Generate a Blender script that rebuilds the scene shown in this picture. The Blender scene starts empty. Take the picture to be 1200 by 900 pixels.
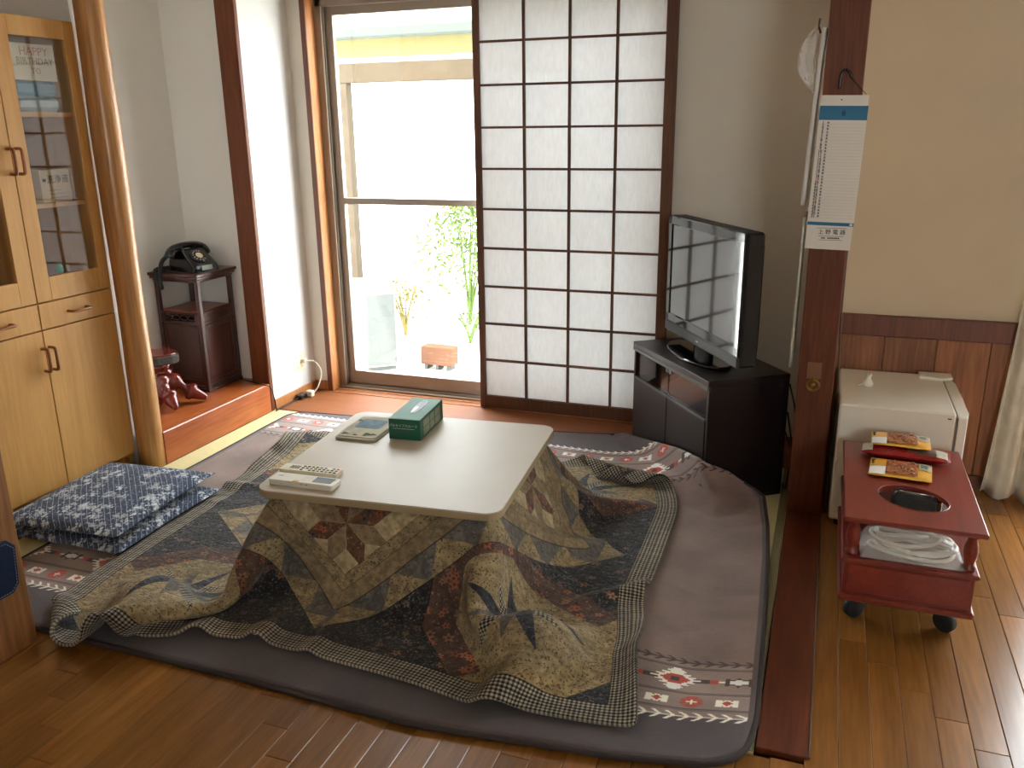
import bpy, bmesh, math, random, zlib, base64
import numpy as np
from mathutils import Vector, Matrix, Euler, noise as mnoise

SC = bpy.context.scene
COL = SC.collection
random.seed(7)
RNG = np.random.default_rng(7)
R = math.radians

# ------------------------------------------------------------------ camera
cam_d = bpy.data.cameras.new('camera')
cam = bpy.data.objects.new('camera', cam_d)
COL.objects.link(cam)
yaw, pit, rol = -0.35463147, 0.29122539, -0.01248593
fwd = Vector((math.sin(yaw)*math.cos(pit), math.cos(yaw)*math.cos(pit), -math.sin(pit)))
rt = Vector((math.cos(yaw), -math.sin(yaw), 0))
up = rt.cross(fwd)
rt2 = rt*math.cos(rol) + up*math.sin(rol)
up2 = rt2.cross(fwd)
cam.matrix_world = Matrix(((rt2.x, up2.x, -fwd.x, 0), (rt2.y, up2.y, -fwd.y, 0), (rt2.z, up2.z, -fwd.z, 1.5), (0, 0, 0, 1)))
cam_d.sensor_width = 36
cam_d.lens = 36*1001.556/1200
cam_d.clip_start = .02
SC.camera = cam

# ------------------------------------------------------------------ world, sun, exposure
world = bpy.data.worlds.new('world'); SC.world = world
world.use_nodes = True
bg = world.node_tree.nodes['Background']
bg.inputs[0].default_value = (.92, .965, 1.0, 1)
bg.inputs[1].default_value = 10.5
sun_d = bpy.data.lights.new('sun', 'SUN'); sun_d.energy = 7; sun_d.angle = R(.6); sun_d.color = (1, .98, .95)
sun = bpy.data.objects.new('sun', sun_d); COL.objects.link(sun)
sun.rotation_euler = Vector((.18, .62, -1.0)).to_track_quat('-Z', 'Y').to_euler()
for nm, x0, x1, z0, z1, y in (('window_portal', -2.62, -.74, .05, 2.15, 4.36), ('dining_window_portal', .86, 2.55, .05, 2.0, 3.93), ('south_window_portal', 1.0, 2.25, 1.0, 2.15, -2.06)):
    pd = bpy.data.lights.new(nm, 'AREA'); pd.shape = 'RECTANGLE'; pd.size = x1-x0; pd.size_y = z1-z0
    pd.cycles.is_portal = True
    po = bpy.data.objects.new(nm, pd); COL.objects.link(po)
    po.location = ((x0+x1)/2, y, (z0+z1)/2); po.rotation_euler = (R(-90 if y > 0 else 90), 0, 0)
SC.view_settings.view_transform = 'Standard'
SC.view_settings.look = 'None'
SC.view_settings.gamma = 1
SC.view_settings.use_curve_mapping = False
SC.view_settings.exposure = 0.95
SC.cycles.use_denoising = True
SC.cycles.max_bounces = 12
SC.cycles.diffuse_bounces = 7
SC.cycles.glossy_bounces = 5
SC.cycles.transmission_bounces = 8
SC.cycles.transparent_max_bounces = 16
SC.cycles.sample_clamp_indirect = 12
SC.cycles.caustics_reflective = False
SC.cycles.caustics_refractive = False

# ------------------------------------------------------------------ materials
def lin(c):
    return tuple(((x/255)/12.92 if x/255 <= .04045 else ((x/255+.055)/1.055)**2.4) for x in c)
MATS = {}
def nodes(name):
    m = bpy.data.materials.new(name); m.use_nodes = True
    nt = m.node_tree
    return m, nt, nt.nodes['Principled BSDF']
def mat(name, col, rough=.6, metal=0, var=.08, scale=8, bump=0, spec=.5, coat=0, rand=False, aniso=(1, 1, 1)):
    if name in MATS: return MATS[name]
    m, nt, p = nodes(name)
    c = lin(col)
    tc = nt.nodes.new('ShaderNodeTexCoord'); mp = nt.nodes.new('ShaderNodeMapping'); mp.inputs[3].default_value = aniso
    nz = nt.nodes.new('ShaderNodeTexNoise'); nz.inputs['Scale'].default_value = scale; nz.inputs['Detail'].default_value = 5
    rp = nt.nodes.new('ShaderNodeValToRGB')
    rp.color_ramp.elements[0].position = .3; rp.color_ramp.elements[1].position = .7
    rp.color_ramp.elements[0].color = (*[x*(1-var) for x in c], 1); rp.color_ramp.elements[1].color = (*[min(1, x*(1+var)) for x in c], 1)
    nt.links.new(tc.outputs['Object'], mp.inputs[0]); nt.links.new(mp.outputs[0], nz.inputs['Vector'])
    nt.links.new(nz.outputs[0], rp.inputs[0]); nt.links.new(rp.outputs[0], p.inputs['Base Color'])
    p.inputs['Roughness'].default_value = rough; p.inputs['Metallic'].default_value = metal
    p.inputs['Specular IOR Level'].default_value = spec; p.inputs['Coat Weight'].default_value = coat
    p.inputs['Coat Roughness'].default_value = .1
    if bump:
        b = nt.nodes.new('ShaderNodeBump'); b.inputs['Strength'].default_value = bump; b.inputs['Distance'].default_value = .002
        n2 = nt.nodes.new('ShaderNodeTexNoise'); n2.inputs['Scale'].default_value = scale*25; n2.inputs['Detail'].default_value = 3
        nt.links.new(tc.outputs['Object'], n2.inputs['Vector']); nt.links.new(n2.outputs[0], b.inputs['Height']); nt.links.new(b.outputs[0], p.inputs['Normal'])
    MATS[name] = m
    return m
def wood(name, c1, c2, axis='z', scale=14, rough=.4, coat=0, spec=.5, grain=.35, varobj=.12, stretch=.07):
    m, nt, p = nodes(name)
    N = nt.nodes.new; L = nt.links.new
    tc = N('ShaderNodeTexCoord'); oi = N('ShaderNodeObjectInfo')
    mp = N('ShaderNodeMapping')
    s = [1, 1, 1]; s['xyz'.index(axis)] = stretch
    mp.inputs[3].default_value = s
    mu = N('ShaderNodeMath'); mu.operation = 'MULTIPLY'; mu.inputs[1].default_value = 37.0
    L(oi.outputs['Random'], mu.inputs[0]); L(tc.outputs['Object'], mp.inputs[0])
    ad = N('ShaderNodeVectorMath'); ad.operation = 'ADD'
    L(mp.outputs[0], ad.inputs[0]); L(mu.outputs[0], ad.inputs[1])
    nz = N('ShaderNodeTexNoise'); nz.inputs['Scale'].default_value = scale; nz.inputs['Detail'].default_value = 6; nz.inputs['Distortion'].default_value = .6
    L(ad.outputs[0], nz.inputs['Vector'])
    rp = N('ShaderNodeValToRGB'); rp.color_ramp.elements[0].position = .3; rp.color_ramp.elements[1].position = .72
    rp.color_ramp.elements[0].color = (*lin(c1), 1); rp.color_ramp.elements[1].color = (*lin(c2), 1)
    L(nz.outputs[0], rp.inputs[0])
    n2 = N('ShaderNodeTexNoise'); n2.inputs['Scale'].default_value = scale*9; n2.inputs['Detail'].default_value = 3
    L(ad.outputs[0], n2.inputs['Vector'])
    mr = N('ShaderNodeMapRange'); mr.inputs[1].default_value = .3; mr.inputs[2].default_value = .7; mr.inputs[3].default_value = 1-grain; mr.inputs[4].default_value = 1.0+grain*.3
    L(n2.outputs[0], mr.inputs[0])
    mr2 = N('ShaderNodeMapRange'); mr2.inputs[3].default_value = 1-varobj; mr2.inputs[4].default_value = 1+varobj
    L(oi.outputs['Random'], mr2.inputs[0])
    mm = N('ShaderNodeMath'); mm.operation = 'MULTIPLY'; L(mr.outputs[0], mm.inputs[0]); L(mr2.outputs[0], mm.inputs[1])
    mx = N('ShaderNodeVectorMath'); mx.operation = 'SCALE'; L(rp.outputs[0], mx.inputs[0]); L(mm.outputs[0], mx.inputs['Scale'])
    L(mx.outputs[0], p.inputs['Base Color'])
    p.inputs['Roughness'].default_value = rough; p.inputs['Coat Weight'].default_value = coat; p.inputs['Coat Roughness'].default_value = .12
    p.inputs['Specular IOR Level'].default_value = spec
    b = N('ShaderNodeBump'); b.inputs['Strength'].default_value = .12; b.inputs['Distance'].default_value = .001
    L(n2.outputs[0], b.inputs['Height']); L(b.outputs[0], p.inputs['Normal'])
    MATS[name] = m
    return m
def glass(name, tint=(1, 1, 1), refl=.06, rough=0.0, mixin=None):
    m, nt, p = nodes(name); nt.nodes.remove(p)
    out = nt.nodes['Material Output']
    t = nt.nodes.new('ShaderNodeBsdfTransparent'); t.inputs[0].default_value = (*tint, 1)
    g = nt.nodes.new('ShaderNodeBsdfGlossy'); g.inputs['Roughness'].default_value = rough
    lw = nt.nodes.new('ShaderNodeLayerWeight'); lw.inputs['Blend'].default_value = .5     # Schlick: the same from both sides of the pane
    pw = nt.nodes.new('ShaderNodeMath'); pw.operation = 'POWER'; pw.inputs[1].default_value = 5
    nt.links.new(lw.outputs['Facing'], pw.inputs[0])
    mr = nt.nodes.new('ShaderNodeMath'); mr.operation = 'MULTIPLY_ADD'; mr.inputs[1].default_value = 1-refl; mr.inputs[2].default_value = refl; mr.use_clamp = True
    nt.links.new(pw.outputs[0], mr.inputs[0])
    mx = nt.nodes.new('ShaderNodeMixShader')
    nt.links.new(mr.outputs[0], mx.inputs[0]); nt.links.new(t.outputs[0], mx.inputs[1]); nt.links.new(g.outputs[0], mx.inputs[2])
    nt.links.new(mx.outputs[0], out.inputs[0])
    return m
def paper(name, col, trans=.5):
    m, nt, p = nodes(name); nt.nodes.remove(p)
    out = nt.nodes['Material Output']; N = nt.nodes.new; L = nt.links.new
    tc = N('ShaderNodeTexCoord'); nz = N('ShaderNodeTexNoise'); nz.inputs['Scale'].default_value = 90; nz.inputs['Detail'].default_value = 6
    mp = N('ShaderNodeMapping'); mp.inputs[3].default_value = (1, 1, .25)
    L(tc.outputs['Object'], mp.inputs[0]); L(mp.outputs[0], nz.inputs['Vector'])
    rp = N('ShaderNodeValToRGB'); c = lin(col)
    rp.color_ramp.elements[0].position = .3; rp.color_ramp.elements[1].position = .7
    rp.color_ramp.elements[0].color = (*[x*.93 for x in c], 1); rp.color_ramp.elements[1].color = (*c, 1)
    L(nz.outputs[0], rp.inputs[0])
    d = N('ShaderNodeBsdfDiffuse'); t = N('ShaderNodeBsdfTranslucent'); mx = N('ShaderNodeMixShader'); mx.inputs[0].default_value = trans
    L(rp.outputs[0], d.inputs[0]); L(rp.outputs[0], t.inputs[0])
    L(d.outputs[0], mx.inputs[1]); L(t.outputs[0], mx.inputs[2]); L(mx.outputs[0], out.inputs[0])
    return m
def imgmat(name, arr, rough=.9, bump=.3, bscale=400, sheen=.3, uvname='UVMap', pucker=None):
    h, w = arr.shape[:2]
    im = bpy.data.images.new(name, w, h)
    a = np.ones((h, w, 4), np.float32); a[..., :3] = np.clip(arr, 0, 1)
    im.pixels.foreach_set(a.ravel()); im.update(); im.pack()
    m, nt, p = nodes(name)
    uv = nt.nodes.new('ShaderNodeUVMap'); uv.uv_map = uvname
    ti = nt.nodes.new('ShaderNodeTexImage'); ti.image = im; ti.extension = 'EXTEND'
    nt.links.new(uv.outputs[0], ti.inputs[0]); nt.links.new(ti.outputs[0], p.inputs['Base Color'])
    p.inputs['Roughness'].default_value = rough; p.inputs['Sheen Weight'].default_value = sheen; p.inputs['Specular IOR Level'].default_value = .2
    if bump:
        tc = nt.nodes.new('ShaderNodeTexCoord')
        n2 = nt.nodes.new('ShaderNodeTexNoise'); n2.inputs['Scale'].default_value = bscale; n2.inputs['Detail'].default_value = 3
        b = nt.nodes.new('ShaderNodeBump'); b.inputs['Strength'].default_value = bump; b.inputs['Distance'].default_value = .003
        nt.links.new(tc.outputs['Object'], n2.inputs['Vector']); nt.links.new(n2.outputs[0], b.inputs['Height']); nt.links.new(b.outputs[0], p.inputs['Normal'])
        if pucker:
            n3 = nt.nodes.new('ShaderNodeTexNoise'); n3.inputs['Scale'].default_value = pucker[0]; n3.inputs['Detail'].default_value = 3; n3.inputs['Distortion'].default_value = 1.2
            b3 = nt.nodes.new('ShaderNodeBump'); b3.inputs['Strength'].default_value = pucker[1]; b3.inputs['Distance'].default_value = .010
            nt.links.new(tc.outputs['Object'], n3.inputs['Vector']); nt.links.new(n3.outputs[0], b3.inputs['Height']); nt.links.new(b3.outputs[0], b.inputs['Normal'])
    return m

M = {}
M['plaster'] = mat('plaster', (222, 215, 204), .95, var=.03, scale=3, bump=.35, spec=.1)
M['plaster_kitchen'] = mat('plaster_kitchen', (204, 188, 164), .95, var=.03, scale=3, bump=.3, spec=.1)
M['white_wall'] = mat('white_wall', (222, 220, 216), .95, var=.02, scale=3, bump=.3, spec=.1)
M['narrow_wall'] = mat('narrow_wall', (222, 220, 216), .95, var=.02, scale=3, bump=.3, spec=.1)
M['ceiling'] = mat('ceiling_board', (200, 190, 172), .95, spec=.1)
M['red_post'] = wood('red_post_wood', (98, 50, 26), (116, 62, 34), 'z', 10, .5, .0, spec=.3)
M['red_sill'] = wood('red_sill_wood', (86, 40, 24), (112, 56, 34), 'y', 8, .3, .25)
M['casing'] = wood('casing_wood', (184, 118, 66), (202, 138, 84), 'z', 14, .45)
M['red_trim'] = wood('red_trim_wood', (104, 54, 32), (122, 66, 40), 'z', 10, .4)
M['shoji_wood'] = wood('shoji_wood', (92, 56, 36), (110, 70, 46), 'z', 14, .55)
M['log'] = wood('log_wood', (198, 136, 78), (220, 166, 104), 'z', 9, .35, .15, stretch=.04)
M['cabinet'] = wood('cabinet_wood', (208, 154, 84), (222, 172, 102), 'z', 9, .42, .05, grain=.1, varobj=.05)
M['cabinet_in'] = mat('cabinet_inside', (150, 132, 110), .8)
M['handle_wood'] = wood('handle_wood', (150, 92, 48), (176, 116, 64), 'z', 30, .35)
M['step'] = wood('step_wood', (176, 92, 46), (204, 114, 60), 'y', 9, .3, .25, grain=.25)
M['floorwood'] = wood('floor_wood', (118, 76, 32), (146, 98, 46), 'y', 10, .24, .1, spec=.45, grain=.2, varobj=.14)
M['sillboard'] = wood('sill_board_wood', (122, 70, 38), (142, 86, 50), 'x', 9, .6, .0, spec=.25, grain=.15)
M['sidewood'] = wood('side_furniture_wood', (140, 94, 54), (160, 112, 68), 'z', 9, .5)
M['wainscot'] = wood('wainscot_wood', (128, 78, 48), (160, 104, 64), 'z', 9, .5)
M['rosewood'] = wood('rosewood', (58, 30, 24), (84, 46, 36), 'z', 16, .3, .3)
M['rosewood_red'] = wood('rosewood_red', (120, 56, 40), (142, 70, 48), 'y', 16, .35, .2)
M['cart'] = wood('cart_wood', (112, 36, 25), (132, 48, 32), 'y', 12, .32, .1, grain=.2)
M['lacquer'] = mat('red_lacquer', (112, 40, 30), .15, var=.25, scale=12, coat=.6)
M['bark'] = mat('dark_bark', (60, 52, 46), .6, var=.5, scale=60, bump=.6)
M['alu'] = mat('bronze_aluminium', (150, 136, 122), .45, metal=.1, var=.04)
M['alu_light'] = mat('track_aluminium', (140, 130, 120), .4, metal=.5, var=.04)
M['glass'] = glass('window_glass', (.97, .985, .98), .035)
M['cabglass'] = glass('cabinet_glass', (.97, .98, .98), .105)
M['standglass'] = glass('smoked_glass', (.55, .53, .52), .07)
M['shoji_paper'] = paper('shoji_paper', (250, 250, 250), .165)
M['black_gloss'] = mat('black_gloss', (9, 9, 10), .06, var=.0, spec=.6, coat=.5)
M['screen'] = mat('tv_screen', (12, 12, 13), .04, var=0, spec=1.0, coat=1.0)
M['black_matte'] = mat('black_matte', (14, 13, 13), .55, var=.1)
M['black_wood'] = mat('black_brown_board', (26, 16, 16), .35, var=.15, scale=20)
M['edge_grey'] = mat('grey_edge', (84, 82, 82), .4, var=.05)
M['black_plastic'] = mat('black_plastic', (18, 19, 20), .25, var=.1, coat=.4)
M['rubber'] = mat('rubber', (22, 22, 22), .7)
M['white_plastic'] = mat('white_plastic', (226, 222, 210), .4, var=.03)
M['cream_plastic'] = mat('cream_plastic', (220, 212, 184), .4, var=.03)
M['fridge'] = mat('fridge_enamel', (226, 220, 208), .28, var=.03, coat=.2)
M['gasket'] = mat('gasket', (120, 108, 92), .6)
M['table_top'] = mat('table_laminate', (192, 181, 165), .5, var=.03, scale=5, coat=0, spec=.4)
M['table_edge'] = mat('table_edge_band', (166, 148, 116), .5, var=.05)
M['table_leg'] = mat('table_leg_brown', (120, 84, 50), .5)
M['chrome'] = mat('chrome', (200, 200, 200), .2, metal=1, var=.02)
M['brass'] = mat('brass', (160, 120, 60), .35, metal=.9, var=.2, scale=30)
M['tape'] = mat('old_tape', (126, 84, 54), .45, var=.1)
M['white_paper'] = mat('white_paper', (226, 222, 216), .85, var=.02)
M['blue_print'] = mat('blue_print', (36, 112, 150), .6, var=.05)
M['ink'] = mat('black_ink', (26, 26, 30), .8, var=0)
M['red_ink'] = mat('red_ink', (170, 60, 50), .8, var=0)
M['grey_ink'] = mat('grey_ink', (150, 148, 150), .8, var=0)
M['tissue_green'] = mat('green_card', (18, 92, 70), .35, var=.06)
M['tissue_top'] = mat('pale_green_card', (150, 184, 176), .85, var=.05)
M['label_white'] = mat('label_print', (150, 160, 140), .6, var=.2, scale=150)
M['pale_ink'] = mat('pale_ink', (216, 226, 216), .6, var=0)
M['towel'] = mat('towel_cloth', (190, 184, 164), .95, var=.18, scale=22, bump=.8, spec=.1)
M['towel_print'] = mat('towel_print', (74, 96, 62), .95, var=.3, scale=60)
M['towel_blue'] = mat('towel_blue', (110, 128, 140), .95, var=.3, scale=40)
M['tatami'] = mat('tatami_straw', (232, 222, 168), .8, var=.12, scale=60, bump=.4, aniso=(12, .6, 1), spec=.2)
M['tatami_edge'] = mat('tatami_border_cloth', (128, 122, 88), .9, var=.2, scale=200)
M['denim'] = mat('denim', (34, 46, 72), .9, var=.25, scale=200, bump=.5, spec=.1)
M['stitch'] = mat('denim_stitch', (120, 140, 170), .9)
M['curtain'] = mat('linen_curtain', (214, 208, 192), .95, var=.1, scale=18, bump=.5, spec=.1)
M['cord_black'] = mat('black_cord', (20, 19, 18), .5)
M['cord_grey'] = mat('grey_cord', (84, 76, 66), .6)
M['cord_cream'] = mat('cream_cord', (226, 222, 200), .5)
M['ivory'] = mat('ivory', (222, 210, 180), .5)
M['hose'] = mat('white_hose', (210, 204, 190), .5)
M['orange_print'] = mat('orange_print', (220, 164, 60), .3, var=.1, scale=40, coat=.3)
M['nuts'] = mat('nut_print', (150, 88, 48), .4, var=.6, scale=120, coat=.3)
M['foil'] = mat('silver_foil', (206, 204, 190), .25, metal=.4, var=.15, scale=60)
M['red_foil'] = mat('red_foil', (150, 30, 34), .25, var=.25, scale=60, coat=.5)
M['dark_window'] = mat('brown_foil', (88, 66, 56), .3, var=.3, scale=60, coat=.5)
M['packet_blue'] = mat('pale_blue_packet', (196, 216, 222), .25, var=.15, scale=20, coat=.4)
M['packet_band'] = mat('blue_packet_band', (110, 160, 190), .3, var=.1, scale=20, coat=.4)
M['card_cream'] = mat('cream_card', (232, 222, 200), .8, var=.03)
M['card_tan'] = mat('tan_card', (206, 180, 140), .8, var=.03)
M['print_brown'] = mat('brown_print', (176, 146, 116), .8, var=.0)
M['print_red'] = mat('pink_print', (200, 130, 116), .8, var=.0)
M['green_toy'] = mat('green_plastic', (50, 190, 140), .3)
# outside
M['house_wall'] = mat('house_wall', (238, 238, 238), .9, var=.03)
M['house_yellow_lit'] = mat('house_yellow_lit', (116, 108, 74), .9, var=.05, spec=0)
M['house_eave'] = mat('house_eave', (68, 71, 66), .9, var=.05, spec=0)
M['house_roof'] = mat('house_roof', (150, 152, 156), .7, var=.1)
M['pergola'] = mat('pergola_brown', (66, 57, 46), .9, var=.1, spec=0)
M['gravel'] = mat('garden_gravel', (216, 214, 208), .95, var=.15, scale=20)
M['leaf'] = mat('bush_leaf', (84, 100, 56), .9, var=.3, scale=5, spec=0)
M['leaf_yellow'] = mat('bush_leaf_yellow', (104, 96, 60), .9, var=.3, scale=5, spec=0)
M['ac'] = mat('outdoor_unit_white', (130, 130, 128), .9, var=.02, spec=0)
M['ac_dark'] = mat('outdoor_unit_grey', (84, 86, 84), .9, var=.05, spec=0)
M['terracotta'] = mat('terracotta', (100, 70, 54), .9, var=.1, spec=0)

# bag film: translucent plastic
def film(name, alpha, col=(.9, .9, .88)):
    m, nt, p = nodes(name)
    out = nt.nodes['Material Output']
    p.inputs['Base Color'].default_value = (*col, 1); p.inputs['Roughness'].default_value = .2
    t = nt.nodes.new('ShaderNodeBsdfTransparent'); mx = nt.nodes.new('ShaderNodeMixShader'); mx.inputs[0].default_value = alpha
    tc = nt.nodes.new('ShaderNodeTexCoord'); n2 = nt.nodes.new('ShaderNodeTexNoise'); n2.inputs['Scale'].default_value = 14; n2.inputs['Distortion'].default_value = 1.5
    b = nt.nodes.new('ShaderNodeBump'); b.inputs['Strength'].default_value = .6; b.inputs['Distance'].default_value = .01
    nt.links.new(tc.outputs['Object'], n2.inputs['Vector']); nt.links.new(n2.outputs[0], b.inputs['Height']); nt.links.new(b.outputs[0], p.inputs['Normal'])
    nt.links.new(t.outputs[0], mx.inputs[1]); nt.links.new(p.outputs[0], mx.inputs[2]); nt.links.new(mx.outputs[0], out.inputs[0])
    return m
M['film'] = film('bag_film', .27)
M['film_clear'] = film('clear_film', .3)

# ------------------------------------------------------------------ mesh builder
class MB:
    def __init__(s):
        s.v = []; s.f = []; s.sm = []; s.uv = {}
    def add(s, verts, faces, M=None, smooth=False, uvs=None):
        o = len(s.v)
        for p in verts:
            p = Vector(p)
            if M is not None: p = M @ p
            s.v.append(tuple(p))
        for k, f in enumerate(faces):
            if uvs is not None: s.uv[len(s.f)] = [uvs[i] for i in f]
            s.f.append([i+o for i in f]); s.sm.append(smooth)
        return s
    def box(s, x0, x1, y0, y1, z0, z1, bev=0, M=None):
        if bev <= 0:
            v = [(x, y, z) for z in (z0, z1) for y in (y0, y1) for x in (x0, x1)]
            return s.add(v, [(0, 2, 3, 1), (4, 5, 7, 6), (0, 1, 5, 4), (2, 6, 7, 3), (0, 4, 6, 2), (1, 3, 7, 5)], M)
        b = min(bev, (x1-x0)*.49, (y1-y0)*.49, (z1-z0)*.49)
        v = []; X = (x0, x1); Y = (y0, y1); Z = (z0, z1)
        idx = {}
        for i in (0, 1):
            for j in (0, 1):
                for k in (0, 1):
                    sx = b*(1-2*i); sy = b*(1-2*j); sz = b*(1-2*k)
                    idx[i, j, k] = len(v)
                    v += [(X[i], Y[j]+sy, Z[k]+sz), (X[i]+sx, Y[j], Z[k]+sz), (X[i]+sx, Y[j]+sy, Z[k])]
        f = []
        g = lambda i, j, k, a: idx[i, j, k]+a
        f += [(g(0,0,0,0), g(0,0,1,0), g(0,1,1,0), g(0,1,0,0)), (g(1,0,0,0), g(1,1,0,0), g(1,1,1,0), g(1,0,1,0))]
        f += [(g(0,0,0,1), g(1,0,0,1), g(1,0,1,1), g(0,0,1,1)), (g(0,1,0,1), g(0,1,1,1), g(1,1,1,1), g(1,1,0,1))]
        f += [(g(0,0,0,2), g(0,1,0,2), g(1,1,0,2), g(1,0,0,2)), (g(0,0,1,2), g(1,0,1,2), g(1,1,1,2), g(0,1,1,2))]
        for i in (0, 1):
            for j in (0, 1):
                q = (g(i,j,0,0), g(i,j,0,1), g(i,j,1,1), g(i,j,1,0)); f.append(q if (i+j) % 2 == 1 else q[::-1])
                q = (g(i,0,j,0), g(i,0,j,2), g(i,1,j,2), g(i,1,j,0)); f.append(q if (i+j) % 2 == 0 else q[::-1])
                q = (g(0,i,j,1), g(0,i,j,2), g(1,i,j,2), g(1,i,j,1)); f.append(q if (i+j) % 2 == 1 else q[::-1])
        for i in (0, 1):
            for j in (0, 1):
                for k in (0, 1):
                    t = (g(i,j,k,0), g(i,j,k,1), g(i,j,k,2)); f.append(t if (i+j+k) % 2 == 1 else t[::-1])
        return s.add(v, f, M)
    def tube(s, pts, r, n=8, M=None, caps=True, closed=False):
        pts = [Vector(p) for p in pts]; m = len(pts)
        rr = r if isinstance(r, (list, tuple)) else [r]*m
        v = []; nrm = None
        for i, p in enumerate(pts):
            if closed: t = pts[(i+1) % m]-pts[i-1]
            else: t = pts[min(i+1, m-1)]-pts[max(i-1, 0)]
            t = t.normalized() if t.length > 0 else Vector((0, 0, 1))
            if nrm is None:
                a = Vector((0, 0, 1)) if abs(t.z) < .9 else Vector((1, 0, 0))
                nrm = (a-t*a.dot(t)).normalized()
            else:
                nrm = (nrm-t*nrm.dot(t)); nrm = nrm.normalized() if nrm.length > 1e-6 else Vector((1, 0, 0))
            bn = t.cross(nrm)
            for k in range(n):
                an = 2*math.pi*k/n
                v.append(p+(nrm*math.cos(an)+bn*math.sin(an))*rr[i])
        f = []
        for i in range(m if closed else m-1):
            a = i*n; b = ((i+1) % m)*n
            for k in range(n): f.append((a+k, a+(k+1) % n, b+(k+1) % n, b+k))
        if caps and not closed:
            f.append(tuple(range(n-1, -1, -1))); f.append(tuple((m-1)*n+k for k in range(n)))
        return s.add(v, f, M, True)
    def lathe(s, prof, n=16, M=None, smooth=True):
        v = []; f = []
        for r, z in prof:
            for k in range(n):
                a = 2*math.pi*k/n; v.append((r*math.cos(a), r*math.sin(a), z))
        for i in range(len(prof)-1):
            for k in range(n): f.append((i*n+k, i*n+(k+1) % n, (i+1)*n+(k+1) % n, (i+1)*n+k))
        f.append(tuple(range(n-1, -1, -1))); f.append(tuple((len(prof)-1)*n+k for k in range(n)))
        return s.add(v, f, M, smooth)
    def prism(s, poly, z0, z1, M=None, smooth=False, bev=0):
        n = len(poly)
        if bev:
            c = Vector((sum(p[0] for p in poly)/n, sum(p[1] for p in poly)/n))
            def ins(p):
                d = Vector(p)-c; l = d.length
                return tuple(c+d*(1-bev/l)) if l > bev else p
            pin = [ins(p) for p in poly]
            rings = [(pin, z0), (poly, z0+bev), (poly, z1-bev), (pin, z1)]
        else: rings = [(poly, z0), (poly, z1)]
        v = [(p[0], p[1], z) for ring, z in rings for p in ring]; f = []
        for i in range(len(rings)-1):
            for k in range(n): f.append((i*n+k, i*n+(k+1) % n, (i+1)*n+(k+1) % n, (i+1)*n+k))
        f.append(tuple(range(n-1, -1, -1))); f.append(tuple((len(rings)-1)*n+k for k in range(n)))
        return s.add(v, f, M, smooth)
    def grid(s, fn, nu, nv, M=None, smooth=True, uv=None):
        v = []; uvs = []
        for j in range(nv+1):
            for i in range(nu+1):
                a, b = i/nu, j/nv; v.append(fn(a, b)); uvs.append(uv(a, b) if uv else (a, b))
        f = [(j*(nu+1)+i, j*(nu+1)+i+1, (j+1)*(nu+1)+i+1, (j+1)*(nu+1)+i) for j in range(nv) for i in range(nu)]
        return s.add(v, f, M, smooth, uvs)
    def mesh(s, name):
        me = bpy.data.meshes.new(name)
        me.from_pydata(s.v, [], s.f); me.update()
        me.polygons.foreach_set('use_smooth', s.sm)
        if s.uv:
            ul = me.uv_layers.new(name='UVMap')
            for p in me.polygons:
                u = s.uv.get(p.index)
                if u:
                    for li, c in zip(p.loop_indices, u): ul.data[li].uv = c
        bm = bmesh.new(); bm.from_mesh(me); bmesh.ops.recalc_face_normals(bm, faces=bm.faces); bm.to_mesh(me); bm.free()
        return me
    def build(s, name, m, parent=None, label=None, loc=None, rot=None):
        me = s.mesh(name)
        me.materials.append(m if not isinstance(m, str) else M[m])
        return link(name, me, parent, label, loc, rot)
def link(name, data, parent=None, label=None, loc=None, rot=None):
    o = bpy.data.objects.new(name, data); COL.objects.link(o)
    if parent is not None: o.parent = parent
    if label: o['label'] = label
    if loc is not None: o.location = loc
    if rot is not None: o.rotation_euler = rot
    return o
def tag(o, label, cat, group=None, kind=None):
    o['label'] = label; o['category'] = cat
    if group: o['group'] = group
    if kind: o['kind'] = kind
    return o
def thing(name, label, cat, loc=(0, 0, 0), rz=0, group=None, kind=None):
    o = bpy.data.objects.new(name, None); COL.objects.link(o)
    o.empty_display_size = .05
    o.location = loc; o.rotation_euler = (0, 0, rz)
    return tag(o, label, cat, group, kind)
def struct(name, mb, m, label, cat, parent=None):
    o = mb.build(name, m, parent)
    o['kind'] = 'structure'
    if parent is None: tag(o, label, cat, kind='structure')
    return o
def bx(*a, **k): return MB().box(*a, **k)
def smooth_path(pts, n=8):
    P = [Vector(p) for p in pts]; out = []
    for i in range(len(P)-1):
        p0 = P[max(i-1, 0)]; p1 = P[i]; p2 = P[i+1]; p3 = P[min(i+2, len(P)-1)]
        for k in range(n):
            t = k/n
            out.append(.5*((2*p1)+(-p0+p2)*t+(2*p0-5*p1+4*p2-p3)*t*t+(-p0+3*p1-3*p2+p3)*t**3))
    out.append(P[-1]); return out
def text(body, size, m, parent, mw, name='lettering', align='CENTER', ext=.0003, space=1.0, line=1.0, bold=0.0):
    cu = bpy.data.curves.new(name, 'FONT'); cu.body = body; cu.size = size; cu.extrude = ext
    cu.align_x = align; cu.align_y = 'CENTER'; cu.space_character = space; cu.space_line = line; cu.resolution_u = 2; cu.offset = bold
    cu.materials.append(m)
    o = bpy.data.objects.new(name, cu); COL.objects.link(o)
    if parent is not None: o.parent = parent
    o.matrix_basis = mw
    TEXTS.append(o)
    return o
TEXTS = []
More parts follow.
